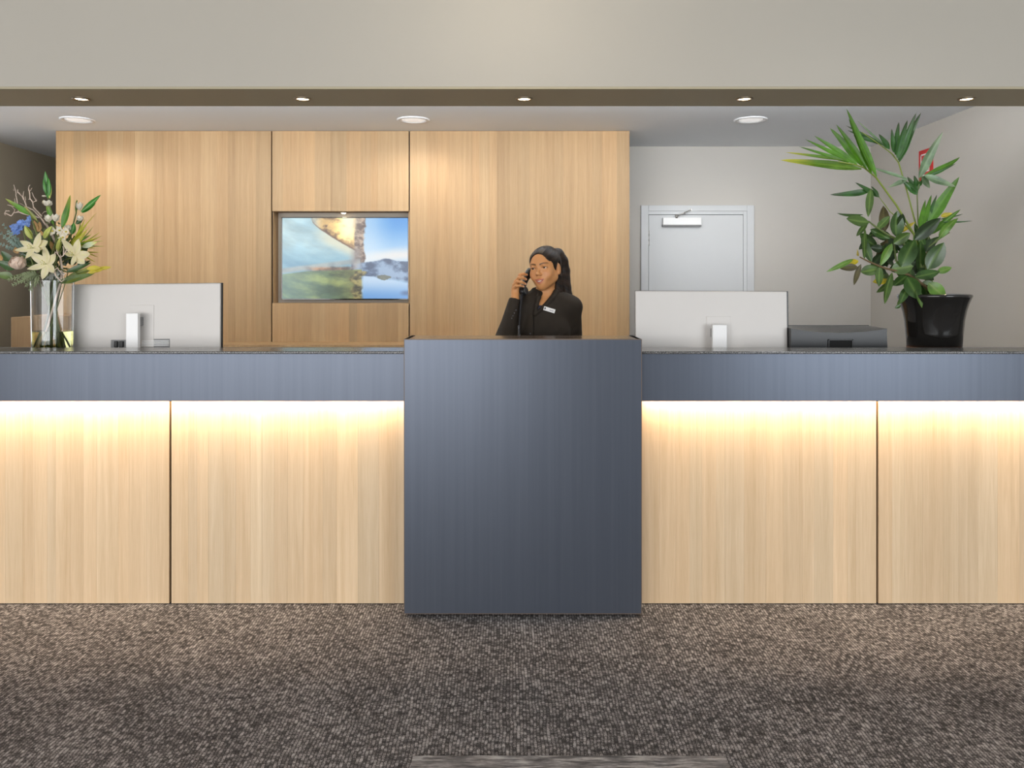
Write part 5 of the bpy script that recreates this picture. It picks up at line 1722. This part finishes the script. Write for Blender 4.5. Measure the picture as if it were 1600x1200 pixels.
pts = [to_world((x, -.0965 + .0062 * (x / .018) ** 2, -.0680 + .0055 * (x / .018) ** 2)) for x in np.linspace(-.0155, .0155, 9)]
te.tube(pts, [.0008, .0020, .0028, .0033, .0035, .0033, .0028, .0020, .0008], 8)
M['teeth'] = plain('teeth', (0.84, 0.78, 0.70), 0.25)
te.build('teeth', M['teeth'], person)

# hair: swept back cap, ear-side strands, long pony tail
Hh = 0.0028
H = Grid((.03, .80, 1.26), (.40, 1.18, 1.60), Hh)
H.add(hd(ell_((0, .012, .024), (.0800, .102, .0925))), .004)
H.add(hd(ell_((0, .050, .045), (.062, .062, .072))), .02)
H.add(hd(ell_((0, -.028, .042), (.0672, .0665, .0585))), .01)
H.add(hd(ell_((0, .060, .010), (.066, .060, .070))), .02)
H.sub(hd(ell_((0, -.112, -.034), (.0695, .092, .117))), .003)              # the face stays free
H.sub(hd(ell_((0, -.075, -.060), (.075, .085, .075))), .003)
for sx in (-1, 1):
    H.sub(hd(ell_((sx * .086, .012, -.016), (.028, .030, .045))), .005)    # ears stay free
H.sub(hd(cap_((-.2, -.01, -.14), (.2, -.01, -.14), .092)), .01)
tail = [to_world((.008, .085, .055)), P(871, 398, 1.05), P(877, 409, 1.06), P(879, 424, 1.06), P(879.5, 438, 1.05), P(882, 450, 1.035), P(886, 461, 1.025), P(887, 467, 1.02)]
tr_ = [.030, .032, .035, .037, .037, .033, .024, .008]
for i in range(len(tail) - 1):
    H.add(cap_(tail[i], tail[i + 1], tr_[i], tr_[i + 1]), .02)
H.add(cap_(P(872, 430, 1.0), P(873, 455, .992), .020, .026), .02)
H.add(cap_(P(870, 440, .985), P(872, 463, .975), .012, .017), .02)
V2, Q2 = H.mesh()
# combed relief: shallow grooves that follow the strands
l2 = (V2 - HEADC) @ HR
ang = np.arctan2(l2[:, 0], l2[:, 2] + .02)
gr_ = np.sin(ang * 46 + 5 * np.sin(l2[:, 1] * 30)) * .5 + np.sin(ang * 83 + l2[:, 1] * 40) * .5
tl = np.clip((l2[:, 1] - .07) / .03, 0, 1)
gr_ = gr_ * (1 - tl) + tl * (np.sin(V2[:, 0] * 620 + 4 * np.sin(V2[:, 2] * 26)) * .7 + .4 * np.sin(V2[:, 0] * 1200 + V2[:, 1] * 500))
dn = V2 - np.array(to_world((0, .02, -.01)))
dn /= np.linalg.norm(dn, axis=1)[:, None] + 1e-9
V2 = V2 + dn * (gr_ * .0006)[:, None]
# hair roots feather into the skin along the hairline
gi = np.clip(np.round((V - H.lo) / H.h).astype(int), 0, H.n - 1)
hv = H.F[gi[:, 0], gi[:, 1], gi[:, 2]]
ok_ = inh & np.all((V > H.lo) & (V < H.lo + (H.n - 1) * H.h), axis=1) & (hz_ > -.03) & (hy_ < .02)
an_ = np.arctan2(hx_, hz_ + .02)
k0_ = np.sqrt((hx_ / .0695) ** 2 + ((hy_ + .112) / .092) ** 2 + ((hz_ + .034) / .117) ** 2)
reach = .006 + .022 * (.5 + .5 * np.sin(an_ * 52 + 3 * np.sin(an_ * 23)))
shade(ok_ * (hv < .02) * np.clip((hz_ - .030) / .014, 0, 1) * np.clip((reach - (1 - k0_)) / .012, 0, 1) * .9, (.018, .010, .006))
grid_obj('body', V, Q, body_mat, person, cols)
hcol = np.clip(.5 + .5 * gr_ + .35 * np.sin(ang * 17 + l2[:, 1] * 12), 0, 1)[:, None]
hcol = np.array((.0045, .003, .0025)) * (1 - hcol) + np.array((.036, .019, .010)) * hcol
m, nt, b = nodes_of('dark_hair')
geo = N(nt, 'ShaderNodeNewGeometry')
nz = N(nt, 'ShaderNodeTexNoise', i_Scale=90.0, i_Detail=3.0)
nt.links.new(geo.outputs['Position'], nz.inputs['Vector'])
r = ramp(nt, [(0.35, (0.005, 0.0035, 0.003)), (0.75, (0.022, 0.012, 0.007))])
nt.links.new(nz.outputs['Fac'], r.inputs['Fac'])
vc = N(nt, 'ShaderNodeVertexColor', layer_name='skin')
mxh = N(nt, 'ShaderNodeMix', data_type='RGBA')
mxh.inputs['Factor'].default_value = 0.7
nt.links.new(r.outputs['Color'], mxh.inputs['A'])
nt.links.new(vc.outputs['Color'], mxh.inputs['B'])
nt.links.new(mxh.outputs['Result'], b.inputs['Base Color'])
b.inputs['Roughness'].default_value = 0.45
b.inputs['Specular IOR Level'].default_value = 0.22
M['hair'] = m
hair = grid_obj('hair', V2, Q2, m, person, hcol)
rl = random.Random(8)
lk = MB()
for k in range(60):
    px = rl.uniform(868, 885)
    p0_, p1_ = P(px, rl.uniform(412, 440), 1.03), None
    e_ = px + rl.uniform(-1, 7)
    pts = []
    for i in range(8):
        t = i / 7
        pts.append(P(px + (e_ - px) * t * 1.2 + 2.2 * math.sin(t * 7 + k) * t, 424 + 46 * t, rl.uniform(1.005, 1.015) + .02 * (1 - t)))
    lk.tube(pts, [.0022, .0024, .0022, .002, .0018, .0014, .001, .0006], 5)
M['strand'] = plain('loose_hair', (0.016, 0.009, 0.006), 0.45, spec=0.25)
lk.build('loose_strands', M['strand'], person)

# blazer
M['blazer'] = plain('blazer_cloth', (0.026, 0.019, 0.013), 0.75, spec=0.3, noise=0.2, nscale=25, bump=0.25)
J = Grid((-.14, .74, .74), (.43, 1.14, 1.40), .0032)
for sh, k in TORSO[:2] + TORSO[2:]:
    J.add(sh, k, .0075)
J.add(cap_(LSH, LEL, .048, .043), .035, .006)
J.add(cap_(LEL, (LWR[0], LWR[1] + .004, LWR[2] + .03), .043, .034), .02, .004)
J.add(cap_((LSH[0] + .012, .99, 1.252), (LSH[0] - .05, .99, 1.27), .040, .042), .03, .004)
J.add(cap_(RSH, REL, .050, .050), .03, .004)
cuff = np.array(REL) + (wr - np.array(REL)) * .93
J.add(cap_(REL, cuff, .050, .030), .025, .002)
nk = lambda x, y, z: (np.sqrt((x - BX - .004) ** 2 + (y - 1.003) ** 2) - .060 + 0 * z)
J.sub((nk, (.08, .92, 1.27), (.26, 1.09, 1.40)), .004)
# collar and lapels roll
CO = [P(835, 491, .888), P(838.5, 477, .895), P(841.5, 465, .915), P(843.5, 458.5, .945), (.118, .99, 1.336), (.150, 1.055, 1.350), (.200, 1.062, 1.350), (.240, 1.0, 1.338), P(868.5, 456.5, .955), P(862.5, 466, .92), P(851, 478.5, .895), P(836, 491.5, .886)]
cr = [.006, .010, .012, .013, .013, .013, .013, .014, .014, .012, .010, .006]
# the V opening
A_, Bv, Cv = (.1125, 1.205), (P(841.5, 450, .91).x, P(0, 450, .91).z), (P(871.5, 450, .91).x, P(0, 450, .91).z)


def wedge(x, y, z):
    def hp(p, q):
        dx, dz = q[0] - p[0], q[1] - p[1]
        L = math.hypot(dx, dz)
        return ((x - p[0]) * dz - (z - p[1]) * dx) / L
    d1 = -hp(A_, Bv)
    d2 = hp(A_, Cv)
    return np.maximum(np.maximum(d1, d2), y - 1.0)


J.sub((wedge, (.08, .80, 1.19), (.27, 1.0, 1.40)), .003)
for i in range(len(CO) - 1):
    J.add(cap_(CO[i], CO[i + 1], cr[i], cr[i + 1]), .008)
slab_lo = (lambda x, y, z: z - .80 + 0 * x + 0 * y)
J.sub((slab_lo, (-.2, .7, .70), (.45, 1.2, .80)), .002)
# open cuff
J.sub(cap_(cuff + (wr - np.array(REL)) * .02, wr + (wr - np.array(REL)) * .3, .026, .026), .003)
# front edge, seams and folds pressed into the cloth
xc = P(833.3, 0, .90).x


def groove(x0, x1, z0, z1, wdt, dep, ymax=.97):
    sl, X = J.blk((min(x0, x1) - .02, .78, z0), (max(x0, x1) + .02, ymax, z1))
    x, y, z = X
    t = np.clip((z - z0) / (z1 - z0), 0, 1)
    ctr = x0 + (x1 - x0) * t
    d = np.maximum(np.abs(x - ctr) - wdt, -(J.F[sl] + dep))
    J.F[sl] = np.maximum(J.F[sl], -d)


groove(xc, xc, .80, 1.200, .0014, .010)
J_front = J.front
V3, Q3 = J.mesh()
# soft folds at the sleeves and waist
fx = np.sin(V3[:, 2] * 95 + V3[:, 0] * 60) * np.exp(-((V3[:, 2] - 1.09) / .05) ** 2) * (V3[:, 0] < .03)
fx2 = np.sin((V3[:, 2] * 1.0 - (V3[:, 0] - .30) * .9) * 120) * np.exp(-((V3[:, 2] - 1.10) / .06) ** 2) * (V3[:, 0] > .22)
V3[:, 1] += (fx + fx2 * .8) * .0022
blz = grid_obj('blazer', V3, Q3, M['blazer'], person)

# navy blouse in the opening
M['blouse'] = plain('navy_blouse', (0.020, 0.020, 0.042), 0.6)
T = Grid((.06, .82, 1.12), (.28, 1.02, 1.31), .003)
for sh, k in TORSO:
    T.add(sh, k, .0005)
T.sub(((lambda x, y, z: 1.2585 + .10 * (x - .145) ** 2 - z + 0 * y), (.0, .8, 1.25), (.3, 1.1, 1.40)), .002)
T.sub(((lambda x, y, z: .985 - y + 0 * x + 0 * z), (.0, .97, 1.0), (.3, 1.1, 1.40)), .001)
V4, Q4 = T.mesh()
grid_obj('blouse', V4, Q4, M['blouse'], person)

# trousers and shoes
M['trousers'] = plain('black_trousers', (0.012, 0.011, 0.011), 0.8)
T2 = Grid((-.04, .84, .03), (.39, 1.13, .93), .007)
for sh, k in TORSO[7:]:
    T2.add(sh, k, .001)
for i, (sh, k) in enumerate(LEGS):
    if i % 3 < 2:
        T2.add(sh, k, .010)
T2.sub(((lambda x, y, z: z - .055 + 0 * x + 0 * y), (-.2, .7, -.05), (.5, 1.3, .055)), .002)
V5, Q5 = T2.mesh()
grid_obj('trousers', V5, Q5, M['trousers'], person)
for sx in (-1, 1):
    hx0 = BX + sx * .082
    T3 = Grid((hx0 - .07, .80, -.002), (hx0 + .07, 1.09, .12), .004)
    T3.add(cap_((hx0, 1.012, .050), (hx0 + sx * .012, .865, .030), .040, .031), .01)
    T3.sub(((lambda x, y, z: z - .003 + 0 * x + 0 * y), (-.3, .7, -.05), (.6, 1.3, .003)), .002)
    V6, Q6 = T3.mesh()
    grid_obj('shoe', V6, Q6, M['black_gloss'], person)

# name tag pinned to the blazer, cuff buttons, front button
M['tag'] = plain('name_tag_white', (0.82, 0.79, 0.76), 0.35)
cx_, cz_ = P(858.3, 484, .89).x, P(0, 484, .89).z
ty = min(J_front(cx_ + dx, cz_ + dz) for dx in (-.025, 0, .025) for dz in (-.008, .008)) - .0015
ty_l, ty_r = J_front(cx_ - .026, cz_ + .008), J_front(cx_ + .026, cz_ - .008)
tilt = math.atan2(ty_r - ty_l, .054)
TX = Matrix.Translation(Vector((cx_, (ty_l + ty_r) / 2 - .004, cz_))) @ Matrix.Rotation(tilt, 4, 'Z') @ Matrix.Rotation(math.radians(17), 4, 'Y')
tg = MB().box((-.031, -.0015, -.0105), (.031, .0015, .0105), .001, 2, 0, TX).build('name_tag', M['tag'], person)
mk = MB()
M['ink'] = plain('dark_ink', (0.03, 0.03, 0.05), 0.5)
mk.box((-.0275, -.0019, -.003), (-.0205, -.0014, .006), 0, 1, 0, TX)
mk.box((-.0255, -.0019, -.0065), (-.0225, -.0014, -.0035), 0, 1, 0, TX)
mk.build('emblem', M['ink'], tg)
mk = MB()
M['ink_grey'] = plain('grey_ink', (0.35, 0.34, 0.34), 0.5)
x = .002
for w_ in (.004, .003, .005, .003):
    mk.box((x, -.0018, -.0035), (x + w_, -.0014, .002), 0, 1, 0, TX)
    x += w_ + .0015
mk.build('name_print', M['ink_grey'], tg)
M['button'] = plain('dark_button', (0.05, 0.045, 0.045), 0.25)


def button(px, py, Y0, r, pts=None):
    q = P(px, py, Y0)
    y = J_front(q.x, q.z)
    o_ = MB().lathe([(r, 0), (r, .0015), (r * .8, .0025), (.0003, .0022)], (0, 0, 0), 16).build('button', M['button'], person)
    for v in o_.data.vertices:
        c = v.co + Vector(person.location)
        v.co = Vector((q.x + c.x, y - c.z + .0004, q.z + c.y)) - Vector(person.location)


for px, py in ((806.5, 484.5), (803.8, 489), (801.6, 493.3), (799.8, 497.5)):
    button(px, py, .86, .0042)
button(828, 521, .9, .0055)

# ------------------------------------------------------------------ the telephone: base on the worktop, handset in her hand, coiled cord
HT, HB = Vector(HT), Vector(HB)
tel = thing('telephone', (P(812, 523, .5).x, .46, WT), 'black desk telephone with coiled cord, handset held by the woman', 'telephone')
ax_ = (HB - HT).normalized()
tohead = (Vector(to_world((0, -.02, -.02))) - (HT + HB) / 2)
tohead = (tohead - ax_ * tohead.dot(ax_)).normalized()
sd_ = ax_.cross(tohead).normalized()
mb = MB()
L = (HB - HT).length
prof = [(-.004, .012, .010), (.004, .021, .017), (.02, .0235, .018), (.036, .021, .015), (.055, .0165, .0115), (L * .5, .0155, .011), (L - .055, .0165, .0115), (L - .036, .021, .015), (L - .02, .0235, .018), (L - .004, .021, .017), (L + .004, .012, .010)]
vs_, fs = [], []
n = 16
for i, (t, a_, b2) in enumerate(prof):
    bend = -.012 * (1 - (2 * min(max(t / L, 0), 1) - 1) ** 2)
    c = HT + ax_ * t + tohead * bend
    for k in range(n):
        an = 2 * math.pi * k / n
        ca, sa = math.cos(an), math.sin(an)
        se = lambda v: math.copysign(abs(v) ** .7, v)
        vs_.append(c + sd_ * se(ca) * a_ + tohead * se(sa) * b2)
for i in range(len(prof) - 1):
    for k in range(n):
        k2 = (k + 1) % n
        fs.append((i * n + k, i * n + k2, (i + 1) * n + k2, (i + 1) * n + k))
fs.append(tuple(reversed(range(n))))
fs.append(tuple(range((len(prof) - 1) * n, len(prof) * n)))
mb.add(vs_, fs)
hset = mb.build('handset', M['black_plastic'], tel)
M['grille'] = plain('dark_grille', (0.05, 0.05, 0.05), 0.5)
for nm, t in (('earpiece', .02), ('mouthpiece', L - .02)):
    c = HT + ax_ * t + tohead * .015
    rm = tohead.to_track_quat('Z', 'Y').to_matrix().to_4x4()
    g_ = MB().lathe([(.020, 0), (.020, .004), (.017, .006), (.0005, .005)], (0, 0, 0), 20)
    g_.v = [tuple(c + (rm @ Vector(v))) for v in g_.v]
    g_.build(nm, M['grille'], hset)
MB().tube([HB + ax_ * -.002, HB + ax_ * .012], .005, 8).build('cord_plug', M['black_plastic'], hset)
# coiled cord
path = [HB + ax_ * .010, P(814.5, 470, .875), P(813, 485, .85), P(812, 500, .84), P(811.2, 515, .83), P(811, 530, .80), Vector((P(811, 0, .72).x, .70, WT + .10)), Vector((P(811, 0, .6).x, .58, WT + .018))]
fine_ = []
for i in range(len(path) - 1):
    a = path[max(i - 1, 0)]
    b_, c_ = path[i], path[i + 1]
    d_ = path[min(i + 2, len(path) - 1)]
    for k in range(60):
        t = k / 60
        fine_.append(.5 * ((2 * b_) + (c_ - a) * t + (2 * a - 5 * b_ + 4 * c_ - d_) * t * t + (3 * b_ - a - 3 * c_ + d_) * t ** 3))
acc = 0.0
pts = []
pitch = .0085
for i, q in enumerate(fine_[:-1]):
    tg_ = (fine_[i + 1] - q)
    st = tg_.length
    if st < 1e-8:
        continue
    tg_.normalize()
    u = tg_.cross(Vector((0, 1, 0))).normalized()
    w_ = tg_.cross(u)
    sub = max(1, int(st / pitch * 9))
    for s_ in range(sub):
        ph = 2 * math.pi * (acc + st * s_ / sub) / pitch
        pts.append(q + tg_ * (st * s_ / sub) + (u * math.cos(ph) + w_ * math.sin(ph)) * .0052)
    acc += st
M['cord'] = plain('cord_plastic', (0.035, 0.035, 0.04), 0.12, spec=0.8)
MB().tube(pts, .0021, 5).build('cord', M['cord'], tel)
bx_, by_ = tel.location.x, .46
mb = MB().box((bx_ - .09, by_ - .09, WT), (bx_ + .09, by_ + .11, WT + .028), .006)
mb.build('base', M['black_plastic'], tel)
kb = MB()
for i in range(4):
    for j in range(3):
        kb.box((bx_ - .02 + j * .024, by_ + .0 + i * .02 - .05, WT + .027), (bx_ - .004 + j * .024, by_ + .012 + i * .02 - .05, WT + .032), .001)
kb.build('keypad', M['grey_plastic'], tel)
MB().box((bx_ - .082, by_ - .07, WT + .027), (bx_ - .036, by_ + .08, WT + .036), .004).build('cradle', M['grille'], tel)
